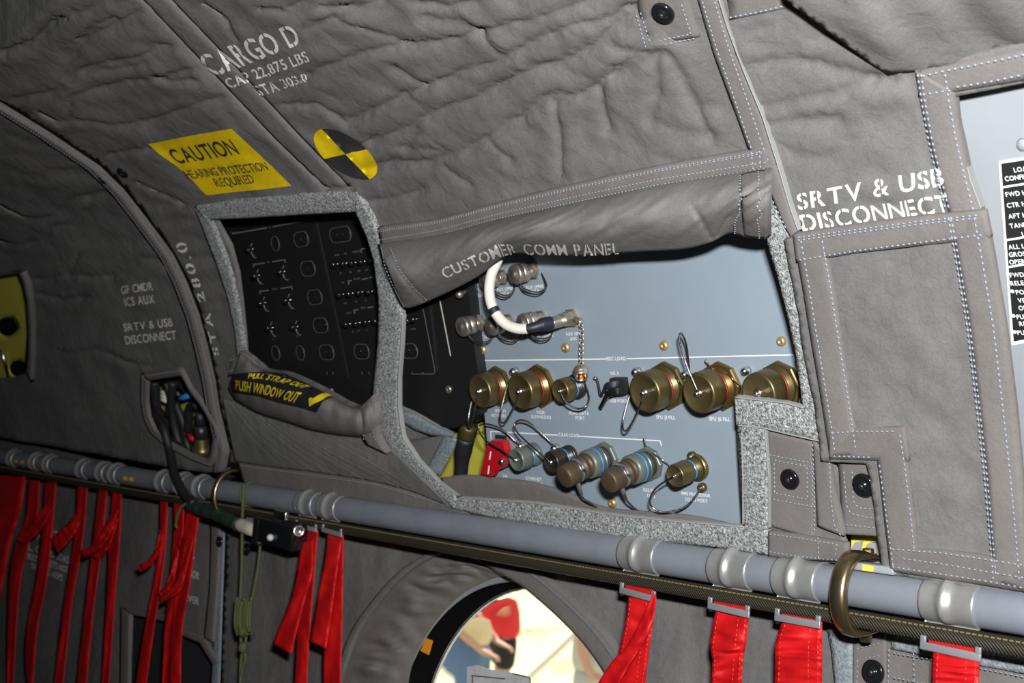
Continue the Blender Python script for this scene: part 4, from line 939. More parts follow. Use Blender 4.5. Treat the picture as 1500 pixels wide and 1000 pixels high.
# aerial cable in its white jacket
ca = empty('aerial_cable', P1(PANEL, 836, 465), 'thick off-white jacketed cable curving from under the rolled cover to the AUX GPS socket', 'cable')
b = P1(PANEL, 838, 465.5); pts = [(838,465.5,0),(824,469,.014),(813,472,.026),(797,475,.042),(779,480,.056),(758,481,.066),(739,473,.072),(724,455,.075),(717,431,.074),(719,405,.070),(729,381,.062),(734,366,.056)]
P = smooth_path(np.array([P1(PANEL, *p) for p in pts]), 140)
uu = np.linspace(0, 1, 140)
def seg(name, a, b, r, m, n=20): i, j = int(a * 139), int(b * 139); MB().add(*sweep(P[i:j + 1], r if not callable(r) else [r(q) for q in np.linspace(0, 1, j - i + 1)], n)).build(name, M[m], ca)
MB().add(*lathe([(.013, 0), (.013, .003), (.0105, .004), (.0105, .010), (.0095, .0105), (.0095, .018)], b, PN, 6)).build('socket_nut', M['nickel'], ca, False)
seg('coupling_nut', .08, .20, .0088, 'nickel', 6); seg('collar', .04, .08, .0078, 'steel'); seg('boot', .20, .36, lambda q: .0082 - .0025 * q if q > .45 else .0088, 'heatshrink')
seg('jacket', .36, .94, .0066, 'cable_white'); seg('marker_band', .60, .635, .0072, 'heatshrink'); seg('upper_boot', .93, 1.0, .0072, 'heatshrink')
# chain and its open cap
ch = empty('chained_cap', P1(PANEL, 852, 545), 'open copper-lined screw cap hanging on a small chain', 'cap')
MB().add(*sweep(np.array([P1(PANEL, 842,468,.004), P1(PANEL, 849,470,.006), P1(PANEL, 851,474,.008)]), [.004, .0045, .003], 8)).build('chain_lug', M['nickel'], ch)
cp_ = [P1(PANEL, u, v, h) for u, v, h in ((851,473,.009),(852,491,.010),(851.5,512,.012),(851.5,537,.018))]
Pc = smooth_path(np.array(cp_), 19)
for i in range(0, 18, 2):
    a, c = Pc[i], Pc[min(i + 2, 18)]; d = unit(c - a); L_ = np.linalg.norm(c - a) * .68; s_ = unit(np.cross(d, PN)) if (i // 2) % 2 else PN
    th = np.linspace(0, 2 * math.pi, 17)[:-1]; mid = (a + c) / 2
    ring = np.array([mid + d * L_ * math.cos(q) * .95 + s_ * .0032 * math.sin(q) for q in th]); ring = np.vstack([ring, ring[:1]])
    MB().add(*sweep(ring, .00085, 6, False)).build('chain_link', M['nickel'], ch)
ax = unit(PN * .55 + PX * .50 - PUP * .62); c = P1(PANEL, 851, 546, .022); r = pxm(c, 11)
body = MB().add(*lathe([(r * .55, -r * .9), (r * .85, -r * .85), (r, -r * .6), (r, r * .25), (r * .93, r * .3), (r * .9, r * .55), (r * .86, r * .8), (r * .70, r * .8), (r * .68, -r * .3), (.0003, -r * .3)], c, ax, 32, False)).build('screw_cap', M['nickel'], ch)
MB().add(*lathe([(r * .665, r * .7), (r * .66, -r * .25), (.0003, -r * .24)], c, ax, 28, False)).build('copper_lining', M['copper'], body)
MB().add(*lathe([(r * .2, -r * .3), (r * .2, r * .35), (r * .05, r * .45)], c, ax, 12)).build('centre_pin', M['copper'], body)

# USB sockets
us = empty('usb_socket', P1(PANEL, 905, 568), 'black twin USB socket with two rubber plugs on tethers', 'socket')
MB().add(*prism([(893,554),(911.5,554.3),(914.5,579),(903,580.5),(893,577)], PANEL, .010, .010)).build('housing', M['rubber'], us, False)
def plug(pts, hw, m):
    P = smooth_path(np.array([P1(PANEL, *p) for p in pts]), 20); T = np.gradient(P, axis=0); T /= np.linalg.norm(T, axis=1)[:, None]
    V = []
    for i, p in enumerate(P):
        t = i / 19; w_, h_ = [np.interp(t, np.linspace(0, 1, len(hw)), [q[k] for q in hw]) for k in (0, 1)]
        x = unit(np.cross(T[i], PN)); y = np.cross(x, T[i])
        for a, b in ((1, .7), (.7, 1), (-.7, 1), (-1, .7), (-1, -.7), (-.7, -1), (.7, -1), (1, -.7)): V.append(p + x * a * w_ + y * b * h_)
    F = [(i * 8 + j, i * 8 + (j + 1) % 8, (i + 1) * 8 + (j + 1) % 8, (i + 1) * 8 + j) for i in range(19) for j in range(8)] + [tuple(range(8))[::-1], tuple(range(152, 160))]
    MB().add(V, F).build('rubber_plug', M[m], us, False)
plug([(906,561.5,.010),(901,562,.014),(895,563.5,.017),(889,566,.017),(884.5,573,.012),(880,579.5,.008)], [(.0042, .003), (.0046, .003), (.0045, .0028), (.003, .002), (.0016, .0016), (.0016, .0016)], 'heatshrink')
plug([(909,571,.010),(903,572.5,.014),(896,574.5,.017),(890,578,.017),(885,587,.014),(879.5,597,.012)], [(.0048, .0035), (.0052, .0035), (.005, .003), (.003, .0022), (.0024, .0018), (.0024, .0018)], 'blackgloss')
lanyard('tether', [(873.5,554,.003),(876,562,.004),(879,578,.008)], us, .0017, 'rubber', 20)
for u, v in ((873.5,554),(914,556),(886,578)):
    c = P1(PANEL, u, v); r = pxm(c, 3.8); MB().add(*lathe([(r, 0), (r, .002), (r * .6, .004), (r * .1, .0045)], c, PN, 16)).build('screw', M['steel' if u < 880 else 'brass'], us)

# guarded switch
gs = empty('guarded_switch', P1(PANEL, 732, 670), 'red guarded toggle switch at the lower left of the panel', 'switch')
MB().add(*prism([(725,637),(739,639),(743,685),(735,687),(727,660)], PANEL, .004, .004)).build('base_plate', M['rubber'], gs, False)
MB().add(*prism([(720,645),(736,647),(740,666),(738,680),(733,687),(722,691),(719,698),(704,694),(709,671),(714,650)], PANEL, .026, .012)).build('guard', M['redguard'], gs, False)
mb = MB(); lineq(mb, (719,661), (717,673), 2, .0268); lineq(mb, (716.5,682), (715,694), 2, .0268); mb.build('guard_stripe', M['print'], gs, False)
MB().add(*sweep(np.array([P1(PANEL, 738,672,.002), P1(PANEL, 735,676,.03)]), [.003, .0045], 10)).build('lever', M['steel'], gs)
# loose safety wires and pins on the panel
for i, (pts, lab) in enumerate(([((985,549,.004),(993,557,.012),(1002,567,.004)), 'fine twisted wire between the SPU J3 and SPU J6 sockets'],
                                [((1058,542,.004),(1071,553,.012),(1085,567,.004)), 'fine twisted wire right of the SPU J6 socket'],
                                [((954,662,.004),(967,671,.012),(981,682,.006)), 'fine twisted wire left of the MMS PROCESSOR socket'])):
    w_ = lanyard('safety_wire', pts, None, .0008); tag(w_, lab, 'wire')
for u, v, u2, v2, lab in ((1034,528,1038,537,'short steel pin above the SPU J6 socket'), (943.6,643,945.5,656,'short steel pin above the right CAAS LOAD plug')):
    o = MB().add(*sweep(np.array([P1(PANEL, u, v, .012), P1(PANEL, u2, v2, .0)]), [.0015, .0018], 8)).build('safety_pin', M['steel']); tag(o, lab, 'pin')

# ------------------------------------------------------------------ black intercom console
co = empty('radio_console', P1(PANEL, 500, 640, 0), 'black console with rows of small toggle switches in the left window', 'control panel')
OC = 0.016
MB().add(*prism([(300,300),(420,262),(560,240),(664,290),(684,400),(694,500),(705,585),(701,606),(688,618),(665,627),(620,622),(540,640),(330,610)], PANEL, OC, 0.05)).build('case', M['black'], co, False)
z5 = lambda x, y: (200 + x / 3, 250 + y / 3)
lp = [z5(415,262), z5(782,205), z5(928,905), z5(560,925), z5(490,600)]
rp = [z5(797,205), z5(1240,130), z5(1318,880), z5(1290,895), z5(942,905)]
MB().add(*prism(lp, PANEL, OC + .003, .003)).build('face_plate', M['black'], co, False)
MB().add(*prism(rp, PANEL, OC + .003, .003)).build('face_plate', M['black'], co, False)
mb = MB()
ol = OC + .0036
for a, b in (((420,277),(575,250)),((598,245),(775,215)),((512,412),(565,405)),((595,400),(650,391)),((540,530),(582,525)),((632,517),(682,510)),((985,345),(1040,335)),((930,485),(945,482)),((990,478),(1015,472)),((1022,470),(1050,465)),((955,612),(975,609)),((1015,602),(1040,597)),
             ((420,270),(423,280)),((512,408),(516,424)),((650,388),(655,404)),((540,526),(544,542)),((680,506),(684,522)),((985,343),(988,360)),((930,482),(934,500)),((955,610),(959,628))): mb = MB(); lineq(mb, z5(*a), z5(*b), 1.6, ol); mb.build('marking_line', M['dimprint'], co, False)
for a, b in (((1258,600),(1312,880)),((1312,880),(1306,893)),((1308,893),(1215,893))): mb = MB(); lineq(mb, z5(*a), z5(*b), 0.9, ol); mb.build('marking_line', M['dimprint'], co, False)
for x in (835,862,990,1020,1165,1210,1258): mb = MB(); lineq(mb, z5(x, 884), z5(x + 2, 894), 1.0, ol); mb.build('marking_line', M['dimprint'], co, False)
mb = MB(); lineq(mb, (644,438), (652,479), 1.6, OC + .001); lineq(mb, (652,479), (660,521), 1.6, OC + .001); mb.build('edge_highlight_strip', M['cable_white'], co, False)
mb = MB(); lineq(mb, (461,320), (510,553), 3.4, OC + .0038); mb.build('divider_bar', M['rubber'], co, False)
mb = MB()
for t, x, y, h in (('IC',586,248,9),('ANT',517,375,8),('VHF',578,402,8),('UHF',543,490,8),('MONITOR',607,520,7),('AIR DR',880,370,8),('ARE',918,363,8),('SQUELCH',965,355,8),('FM',897,450,8),('MIC',940,445,8),('CTR',978,440,8),('INT',1012,435,8),('OFF',907,492,7),('PAD JAM',967,474,8),('PUSH',918,582,7),('FM',965,575,7),('VT',1008,570,7),('AUX AT',932,625,7),('CIRCM',995,602,8),('FM',950,708,7),('VHF',975,703,7),('AT',1010,700,7),('D',1238,648,9),('SWITCH',1215,695,7),('OFF',570,612,7),('OFF',682,603,7),('ICS',603,740,7),('ICS',708,727,7)):
    u, v = z5(x, y); c = P1(PANEL, u, v, ol); mb = MB(); plane_text(mb, t, u, v, pxm(c, h / 3 * 1.0), off=ol); mb.build('lettering', M['dimprint'], co, False)
mb = MB(); c = P1(PANEL, 477, 571, ol); plane_text(mb, '108SOAA40', 477, 571.5, pxm(c, 5.2), off=OC + .0008); mb.build('part_number', M['print'], co, False)
def toggle(x, y, arc=True):
    u, v = z5(x, y); t = P1(PANEL, u, v, OC + .020); k = pxm(t, 1); b = P1(PANEL, u + 7.0, v - 1.0, OC + .003)
    mb = MB(); mb.add(*lathe([(4.4 * k, 0), (4.4 * k, .002), (3 * k, .003), (3 * k, .006)], b, PN, 14)); mb.add(*sweep(np.array([b + PN * .004, t]), [1.8 * k, 2.6 * k], 10))
    mb.add(*lathe([(5.0 * k * math.sin(a), -5.0 * k * math.cos(a)) for a in np.linspace(.05, 3.09, 10)], t, unit(t - b), 16))
    mb.build('toggle', M['blackgloss'], co)
    if arc:
        c = P1(PANEL, u + 9, v + 1, OC + .0036); th = np.linspace(1.9, 4.9, 16); R_ = 11 * k
        ring = np.array([c + PX * R_ * math.cos(q) * .85 + PUP * R_ * math.sin(q) for q in th]); MB().add(*sweep(ring, .0007, 6)).build('rim', M['buckle'], co)
for x, y in ((490,347),(517,462),(630,445),(545,582),(655,570),(577,692),(687,687)): toggle(x, y)
for x, y in ((865,412),(905,408),(945,405),(985,400),(1028,394),(890,545),(932,540),(975,535),(1018,532),(1056,527),(920,675),(963,670),(1005,665),(1048,660),(1192,658),(1215,653)): toggle(x, y, False)
def recess(x, y, n, rr=26):
    u, v = z5(x, y); c = P1(PANEL, u, v, OC + .0035); k = pxm(c, 1 / 3); R_ = rr * k * 1.25; W = (n - 1) * rr * 1.55 * k * 1.25
    th = np.linspace(0, 2 * math.pi, 49)[:-1]
    P = np.array([c + PX * (R_ * math.cos(q) + (W if math.cos(q) > 0 else 0)) + PUP * R_ * math.sin(q) for q in th])
    rg = MB().add(*sweep(np.vstack([P, P[:1]]), .0009, 6, False)).build('recess_rim', M['rimgrey'], co)
    mb = MB()
    for j in range(n):
        cc = c + PX * (W / max(1, n - 1)) * j; mb = MB(); mb.add(*lathe([(R_ * .80, 0.0), (R_ * .84, .0012), (R_ * .78, .0014), (R_ * .74, -.002), (.0003, -.002)], cc, PN, 30, False)); mb.build('finger_hole', M['blackgloss'], rg)
for x, y, n in ((610,320,1),(710,303,2),(740,432,2),(770,557,2),(795,680,2),(612,800,1),(720,800,1),(822,798,2),(868,285,3),(975,795,2),(1185,792,2)): recess(x, y, n)
for a, b in (((905,405),(1050,385)),((925,540),(1062,522)),((955,670),(1235,640))):
    (u1, v1), (u2, v2) = z5(*a), z5(*b); mb = MB(); lineq(mb, (u1 + 8, v1 + 11), (u2, v2 + 11), 1.1, OC + .0036); mb.build('row_line', M['darkconn'], co, False)
for u, v in ((334.5,358),(658,570)):
    c = P1(PANEL, u, v, OC); r = pxm(c, 6.2); s = MB().add(*lathe([(r, 0), (r, .0015), (r * .85, .003), (r * .4, .003), (r * .35, .0015), (r * .1, .0015)], c, PN, 18)).build('screw', M['nickel'], co)

# boot below the console
bt = empty('cable_boot', P1(PANEL, 680, 660, -.03), 'black rubber cable boot with an olive collar below the console corner', 'cable')
B0, B1, B2, B3 = [P1(PANEL, u, v, h) for u, v, h in ((688,622,-.014),(683,640,-.014),(678,668,-.018),(673,725,-.022))]
MB().add(*sweep(np.array([B0, B0 + (B1 - B0) * .2, B0 + (B1 - B0) * .85, B1]), [.0125, .0135, .0135, .012], 24)).build('collar', M['olive'], bt)
MB().add(*sweep(smooth_path(np.array([B1, B2, B3]), 14), np.r_[[.0130] * 3, [.0128] * 2, .0118, .0108, .0102, [.0100] * 6], 20)).build('sleeve', M['rubber'], bt)

# ------------------------------------------------------------------ things in the aft openings
INN = -0.05
yo = [(-66,415),(0,396),(30,392),(60,420),(70,560),(-66,565)]
hc = lambda cx, cy, rx, ry: [(cx + rx * math.cos(t), cy + ry * math.sin(t)) for t in np.linspace(0, 2 * math.pi, 29)[:-1]]
fr = sheet('frame_web', yo, [hc(9,479,15,14), hc(25,540,13,12)], LINER, M['chromate'], -0.045, None, 8, 0.004)
tag(fr, 'yellow-green frame plate with round lightening holes at the left edge', 'frame plate')
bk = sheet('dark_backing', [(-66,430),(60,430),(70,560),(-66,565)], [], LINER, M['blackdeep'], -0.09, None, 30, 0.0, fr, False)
rod = MB().add(*sweep(np.array([P1(LINER, 2,512,-.035), P1(LINER, 13,552,-.035)]), .004, 8)).build('tie_rod', M['steel']); tag(rod, 'thin steel rod in front of the yellow frame plate', 'rod')
h6 = lambda x, y: (200 + x / 6.25, 540 + y / 6.25)
cabs = [([(165,120),(180,300),(185,450)],.010,'thick black conduit at the left of the cable opening','rubber'),
        ([(330,120),(330,400),(380,640),(460,800)],.009,'black cable running down the middle of the cable opening','rubber'),
        ([(350,300),(420,480),(460,680),(520,820)],.008,'black cable bowed to the right in the cable opening','rubber'),
        ([(190,360),(280,480),(380,600),(440,680)],.008,'black cable slanting across the cable opening','rubber'),
        ([(110,430),(200,560),(300,660),(420,740)],.010,'lowest black cable slanting along the edge of the cable opening','rubber'),
        ([(270,130),(310,280),(290,420)],.007,'short black cable behind the middle one in the opening','rubber'),
        ([(560,330),(490,350),(480,450),(470,560)],.009,'black hooked cable at the upper right of the opening','rubber'),
        ([(240,90),(380,110),(500,220)],.011,'black conduit arching along the top of the cable opening','rubber')]
for i, (p, r, lab, m) in enumerate(cabs):
    P = np.array([P1(LINER, *h6(*q), -.030 - .008 * (i % 4)) for q in p]); o = MB().add(*sweep(smooth_path(P, 30), r, 12)).build('cable', M[m]); tag(o, lab, 'cable')
ti = MB().add(*sweep(np.array([P1(LINER, *h6(*q), -.034) for q in ((370,265),(430,262),(490,240))]), [.005, .006, .005], 8)).build('cable_tie', M['blueband']); tag(ti, 'small blue cable tie in the cable opening', 'cable tie')
lk = MB()
for j in range(3): lk.add(*sweep(np.array([P1(LINER, *h6(200,200 + 32 * j), -.05), P1(LINER, *h6(290,235 + 32 * j), -.05)]), .005, 8))
lk = lk.build('cable_lacing', M['cable_white']); tag(lk, 'white lacing round a loom in the cable opening', 'lacing')
pg = empty('plug', P1(LINER, *h6(600, 740), -.04), 'olive cylindrical plug at the lower right of the cable opening', 'connector')
a_, b_ = P1(LINER, *h6(580,400), -.04), P1(LINER, *h6(605,770), -.04); dd = unit(b_ - a_); LL = np.linalg.norm(b_ - a_)
MB().add(*lathe([(.010, 0), (.010, LL * .3)], a_, dd, 20)).build('sleeve', M['rubber'], pg)
MB().add(*lathe([(.015, LL * .3), (.015, LL * .6), (.013, LL * .62)], a_, dd, 24)).build('backshell', M['darkconn'], pg)
MB().add(*lathe([(.014, LL * .6), (.014, LL * .8), (.022, LL * .82), (.022, LL)], a_, dd, 24)).build('coupling_ring', M['olive'], pg)
st = MB().add(*sweep(np.array([P1(LINER, *h6(470,600), -.036), P1(LINER, *h6(525,650), -.036)]), .006, 10)).build('marker_sleeve', M['redband']); tag(st, 'tiny red marker sleeve left of the olive plug', 'sleeve')

# snap fasteners -----------------------------------------------------------
def snap(u, v, rpx, parent, surf=LINER, off=.004):
    c, N = surf.hit([u], [v], off); c, n = c[0], N[0]; r = pxm(c, rpx)
    s = MB().add(*lathe([(r, 0), (r * 1.02, r * .18), (r * .92, r * .32), (r * .70, r * .30), (r * .5, r * .22), (r * .42, r * .35), (r * .25, r * .48), (r * .05, r * .5)], c, n, 28)).build('snap_fastener', M['blackgloss'], parent)
    MB().add(*lathe([(r * .26, r * .40), (r * .22, r * .56), (r * .05, r * .6)], c, n, 14)).build('stud', M['darkconn'], s)
snap(972, 18, 18, centre, off=.010); snap(1158, 701, 15.5, centre, off=.008); snap(180, 252, 9, centre); snap(340, 638, 6, centre)
snap(150, 264, 7, aft); snap(318, 639, 6, aft); snap(322, 793, 8, la, LOWER, .01); snap(362, 804, 9, wl, LOWER, .008); snap(1280, 984, 18, rl, LOWER, .02)
tabE = strip('snap_tab', [(1228,676),(1231,730),(1234,782)], [(1284,676),(1292,730),(1300,786)], LINER, M['trim'], 0.004, 0.006, 30, 9, None)
tag(tabE, 'grey cloth tab with a black snap in the notch of the stitched facing', 'cloth tab')
mb = MB(); stitch(mb, [(1236,690),(1240,740),(1246,752),(1270,758),(1294,760)], LINER, .006); stitch(mb, [(1238,768),(1296,775)], LINER, .006); stitch(mb, [(1248,690),(1250,735),(1258,744),(1288,746)], LINER, .006)
tag(mb.build('stitching', M['thread'], tabE, False), kind='stuff'); snap(1266, 710, 18, tabE, off=.006)

# hull plate and placard at the right edge
HP = tilt_plane(-0.02, 0.05, 20)
c0 = P1(LINER, 1420, 300); HP = Plane((0, c0[1] + .03, c0[2]), (0, -math.cos(math.radians(33)), -math.sin(math.radians(33))))
hp = MB().add(*prism([(1370,110),(1620,60),(1640,800),(1440,800)], HP, 0, .004)).build('side_panel', M['hullpaint'], None, False); tag(hp, 'plain grey hull panel at the right edge behind the load placard', 'hull panel')
MB().add(*lathe([(.006, 0), (.005, .002), (.001, .003)], P1(HP, 1499, 212), HP.n, 14)).build('rivet', M['hullpaint'], hp)
pl = empty('placard', P1(HP, 1482, 506), 'black and white load placard cut off by the right edge', 'sign')
UX = unit(P1(HP, 1500, 232) - P1(HP, 1463, 237)); 
MB().add(*prism([(1463,237),(1580,219),(1600,482),(1482,506)], HP, .0015, .0015)).build('board', M['print'], pl, False)
mb = MB()
for a, b in ((240,272.5),(276,350),(353.5,389.5),(393,500)):
    f = lambda y: 1466.5 + (y - 240) * .0705
    MB().add(*prism([(f(a), a), (1578, a - 17), (1578, b - 17), (f(b), b)], HP, .0024, .0008)).build('black_field', M['label'], pl, False)
mb = MB(); UY = np.cross(HP.n, UX); UY = UY if UY[2] > 0 else -UY
for t, u, v in (('LOADING',1485,249),('CONFIGURATION',1472,262),('FWD HOOK',1473,285),('CTR HOOK',1475,301),('AFT HOOK',1477,317),('TANDEM',1479,331),('LOADS',1497,343),('ALL LOADS',1477,362),('GROSS',1478,373),('OPERATING',1478.5,384),('FWD-AFT',1479,403),('RELEASE',1480,415),('POSITION',1488,428),('VENT',1491,440),('OPEN',1492,451),('PULL',1489,464),('REL',1493,474),('PUSH',1490,487)):
    c = P1(HP, u, v, .003); h = pxm(c, 7.2); V, F, asp = layout(t, .1); X = c + V[:, :1] * asp * h * .9 * UX + (V[:, 1:2] - .5) * h * UY; MB().add(X, orient(X, F)).build('lettering', M['print'], pl, False)
for u, v in ((1483,426.5),(1484.5,462.5),(1486,486)):
    c = P1(HP, u, v, .003); r = pxm(c, 3); MB().add(*lathe([(r, 0), (r * .1, .0002)], c, HP.n, 14)).build('bullet', M['print'], pl, False)
# ------------------------------------------------------------------ seat rail
def railx(u, dy=-0.014):                   # X on the rail seen at picture column u
    v = 668 + 0.1573 * u - 1.0
    q = rays([u], [v])[0]; return q[0] * (YT + dy) / q[1]
RAXIS = np.array([1., 0, 0])
x0, x1 = railx(-120), railx(1640)
rail = MB().add(*sweep(np.array([[x, YT, ZT] for x in np.linspace(x0, x1, 40)]), RT, 40)).build('seat_rail', M['rail'])
tag(rail, 'long blue-grey seat rail tube running the length of the wall', 'rail')
mb = MB()
for u in (25, 33, 184, 192):
    x = railx(u, -.02); a = np.array([x, YT, ZT]); mb.add(*lathe([(RT + .0004, 0), (RT + .0004, .012)], a, RAXIS, 40, False))
keep = MB()
for u in (22, 31, 181, 190):
    x = railx(u, -.02)
    th = np.linspace(-.05, .35, 6); V = [(x + dx, YT - (RT + .0006) * math.cos(t), ZT - (RT + .0006) * math.sin(t)) for t in th for dx in (0, .022)]
    F = [(2 * i, 2 * i + 1, 2 * i + 3, 2 * i + 2) for i in range(5)]; keep.add(V, orient(V, F))
keep.build('yellow_marks', M['yellowpaint'], rail, False)

# saddles -----------------------------------------------------------------
GSAD = 'silver saddles clipped over the seat rail'
def saddle(ua, ub, label):
    a, b = railx(ua), railx(ub); n, k = 22, 30; V = []; mid = .46
    for i in range(k):
        low = max(0, i - (k - 6)); t = math.radians(125 - 200 * min(i, k - 6) / (k - 6))   # from the top back, round the front, to below
        for j in range(n):
            s = j / (n - 1); bul = .0054 * math.exp(-((s - mid) / .09) ** 2) * max(0, min(1, (k - 6 - i) / 6))
            r = RT + .0012 + bul
            V.append((a + (b - a) * s, YT - r * math.cos(t) - .0012 * low, ZT + r * math.sin(t) - .0010 * low))
    F = grid_faces(k, n); V = np.array(V)
    # short straight lip running down to the belt
    F = [f for f in F]; c = np.array([0, YT, ZT])
    N = V - c; N[:, 0] = 0; N /= np.linalg.norm(N, axis=1)[:, None]
    nn = np.cross(V[F[0][1]] - V[F[0][0]], V[F[0][2]] - V[F[0][0]]); F = F if nn @ N[0] > 0 else [f[::-1] for f in F]
    V2, F2 = rim(V, F, N, .0012)
    o = new('rail_saddle', V2, F2, M['alu'], None, True); tag(o, label, 'saddle', GSAD); return o
for ua, ub, lab in ((908,960,'silver saddle on the rail, left of the middle pair at right, above a red strap'),(1039,1096,'silver saddle on the rail under the velcro corner, second from the round window'),(1133,1196,'silver saddle on the rail just left of the bronze clamp'),
                    (1349,1430,'silver saddle on the rail at the far right, right of the bronze clamp'),(434,459,'silver saddle on the rail above the left of the two middle red straps'),(467,493,'silver saddle on the rail above the right of the two middle red straps'),
                    (226,242,'silver saddle on the dark end of the rail, leftmost of three before the cable'),(254,269,'silver saddle on the rail just left of the hanging black cord'),(281,296,'silver saddle on the rail between black cord and left clamp'),
                    (110,124,'dim silver saddle on the far rail, left of the middle three'),(139,153,'dim silver saddle on the far rail, centre of three'),(158,171,'dim silver saddle on the far rail, right of three beside yellow marks'),
                    (10,20,'dim silver saddle at the far left end of the rail'),(43,53,'dim silver saddle second from the far left end'),(63,73,'dim silver saddle third from the far left end')): saddle(ua, ub, lab)

# webbing belt under the rail
V = []; F = []
for x in np.linspace(x0, x1, 60):
    for y, z in ((-.013, -.021), (-.0165, -.0225), (-.0175, -.029), (-.0165, -.0365), (-.013, -.038), (.004, -.036), (.004, -.022)): V.append((x, YT + y, ZT + z))
for i in range(59):
    for j in range(7): F.append((i * 7 + j, i * 7 + (j + 1) % 7, (i + 1) * 7 + (j + 1) % 7, (i + 1) * 7 + j))
belt = new('webbing_belt', V, F, M['belt'], None, True); tag(belt, 'olive-brown webbing belt stretched tight below the seat rail', 'webbing')
V = []
for x in np.linspace(x0, x1, 40): V += [(x, YT - .0178, ZT - .0235), (x, YT - .0178, ZT - .0245)]
mb = MB(); stx = np.arange(x0, x1, .006)
for x in stx: mb.add(*boxv((x, YT - .0168, ZT - .0238), np.array([.002, 0, 0]), np.array([0, .0006, 0]), np.array([0, 0, .0007])))
tag(mb.build('stitching', mat('olive_thread', (.16, .14, .06), .7), belt, False), kind='stuff')

# clamps ------------------------------------------------------------------
def clamp(u, label, r0, w, px_top):
    x = railx(u); e = empty('rail_clamp', (x, YT, ZT - .045), label, 'clamp')
    n, k = 26, 12; V = []; ang = np.linspace(math.radians(118), math.radians(-118), n)
    path = np.array([[x, YT - .004 - (r0 + .002) * math.cos(t) * 1.0, ZT - .005 + (r0 + .009) * math.sin(t)] for t in ang])
    for i_, t in enumerate(ang):
        ex = abs(t) - math.radians(88)
        if ex > 0: path[i_] = [x, YT - .004 + ex * (r0 + .01) * 1.25, ZT - .005 + math.copysign((r0 + .009) * (1 - .22 * ex), t)]
    T = np.gradient(path, axis=0); T /= np.linalg.norm(T, axis=1)[:, None]
    for i in range(n):
        out = np.cross(T[i], RAXIS); s = abs(2 * i / (n - 1) - 1)
        ww = w * (1 + .75 * max(0, s - .55) / .45); tt = w * (.62 - .30 * max(0, s - .55) / .45)
        for j in range(k):
            q = 2 * math.pi * j / k; V.append(path[i] + RAXIS * ww * math.copysign(abs(math.cos(q)) ** .8, math.cos(q)) + out * tt * math.copysign(abs(math.sin(q)) ** .8, math.sin(q)))
    F = [(i * k + j, i * k + (j + 1) % k, (i + 1) * k + (j + 1) % k, (i + 1) * k + j) for i in range(n - 1) for j in range(k)] + [tuple(range(k))[::-1], tuple(range((n - 1) * k, n * k))]
    MB().add(V, F).build('hoop', M['bronze'], e)
    top, bot = path[1], path[-2]
    MB().add(*lathe([(w * .9, 0), (w * .9, .0016), (w * .6, .002), (w * .6, .006), (w * .5, .0068)], top + np.array([0, 0, .002]), (0, -.1, 1), 6)).build('bolt_head', M['gold'], e, False)
    MB().add(*lathe([(w * .9, 0), (w * .85, .002), (w * .62, .003), (w * .62, .010), (w * .45, .012)], bot - np.array([0, 0, .002]), (0, .05, -1), 12)).build('nut', M['bronze'], e)
clamp(1247, 'bronze hoop clamp round the rail at lower right, below the yellow bracket', .030, .0098, 811)
clamp(335, 'bronze hoop clamp round the rail at left, beside the hanging cord', .037, .0062, 692)
# bracket behind the right clamp
br = empty('rail_bracket', (railx(1270), YT + .03, ZT + .01), 'grey and yellow bracket behind the right bronze clamp', 'bracket')
BP = yplane(.035)
MB().add(*prism([(1247,776),(1300,786),(1302,850),(1247,840)], BP, 0, .004)).build('yellow_plate', M['primer_y'], br, False)
MB().add(*prism([(1270,797),(1274,794),(1305,798),(1312,850),(1270,842)], yplane(.022), 0, .008)).build('grey_lug', M['hullpaint'], br, False)
MB().add(*prism([(1247,803),(1252,794),(1262,792),(1258,810),(1262,828),(1244,825)], yplane(.031), 0, .004)).build('grey_lug', M['hullpaint'], br, False)
MB().add(*boxv((railx(1270), YT - .004, ZT + RT + .003), np.array([.030, 0, .0]), np.array([0, .012, 0]), np.array([0, 0, .004]), .002)).build('saddle_block', M['hullpaint'], br)
MB().add(*boxv((railx(1268, -.02), YT - .0172, ZT + RT + .003), np.array([.006, 0, .0]), np.array([0, .0006, 0]), np.array([0, 0, .003]))).build('yellow_chip', M['primer_y'], br, False)

# red straps ---------------------------------------------------------------
SP = yplane(-.012)
def ribbon(name, L, R, dys, parent, seed=0, n=60, k=9, amp=.003, m='red'):
    a, b = smooth_path(L, n), smooth_path(R, n); V = np.zeros((n * k, 3)); N = np.zeros((n * k, 3))
    dy = np.interp(np.linspace(0, 1, n), np.linspace(0, 1, len(dys)), dys)
    for i in range(n):
        t = np.linspace(0, 1, k); uv = a[i] + (b[i] - a[i]) * t[:, None]
        s = i / n
        for j in range(k):
            w_ = amp * (nz((s * 9 + seed, t[j] * 1.2), 1.3, seed) + .6 * math.sin(t[j] * 5 + s * 9 + seed)) * min(1, s * 5)
            q = rays([uv[j][0]], [uv[j][1]])[0]; V[i * k + j] = q * (YT + dy[i] + w_) / q[1]
    F = orient(V, grid_faces(n, k)); N[:] = (0, -1, 0); N[:, 0] = .3
    V2, F2 = rim(V, F, N / np.linalg.norm(N[0]), .0014)
    return new(name, V2, F2, M[m], parent, True, True)
GST = 'red straps hanging from the seat rail'
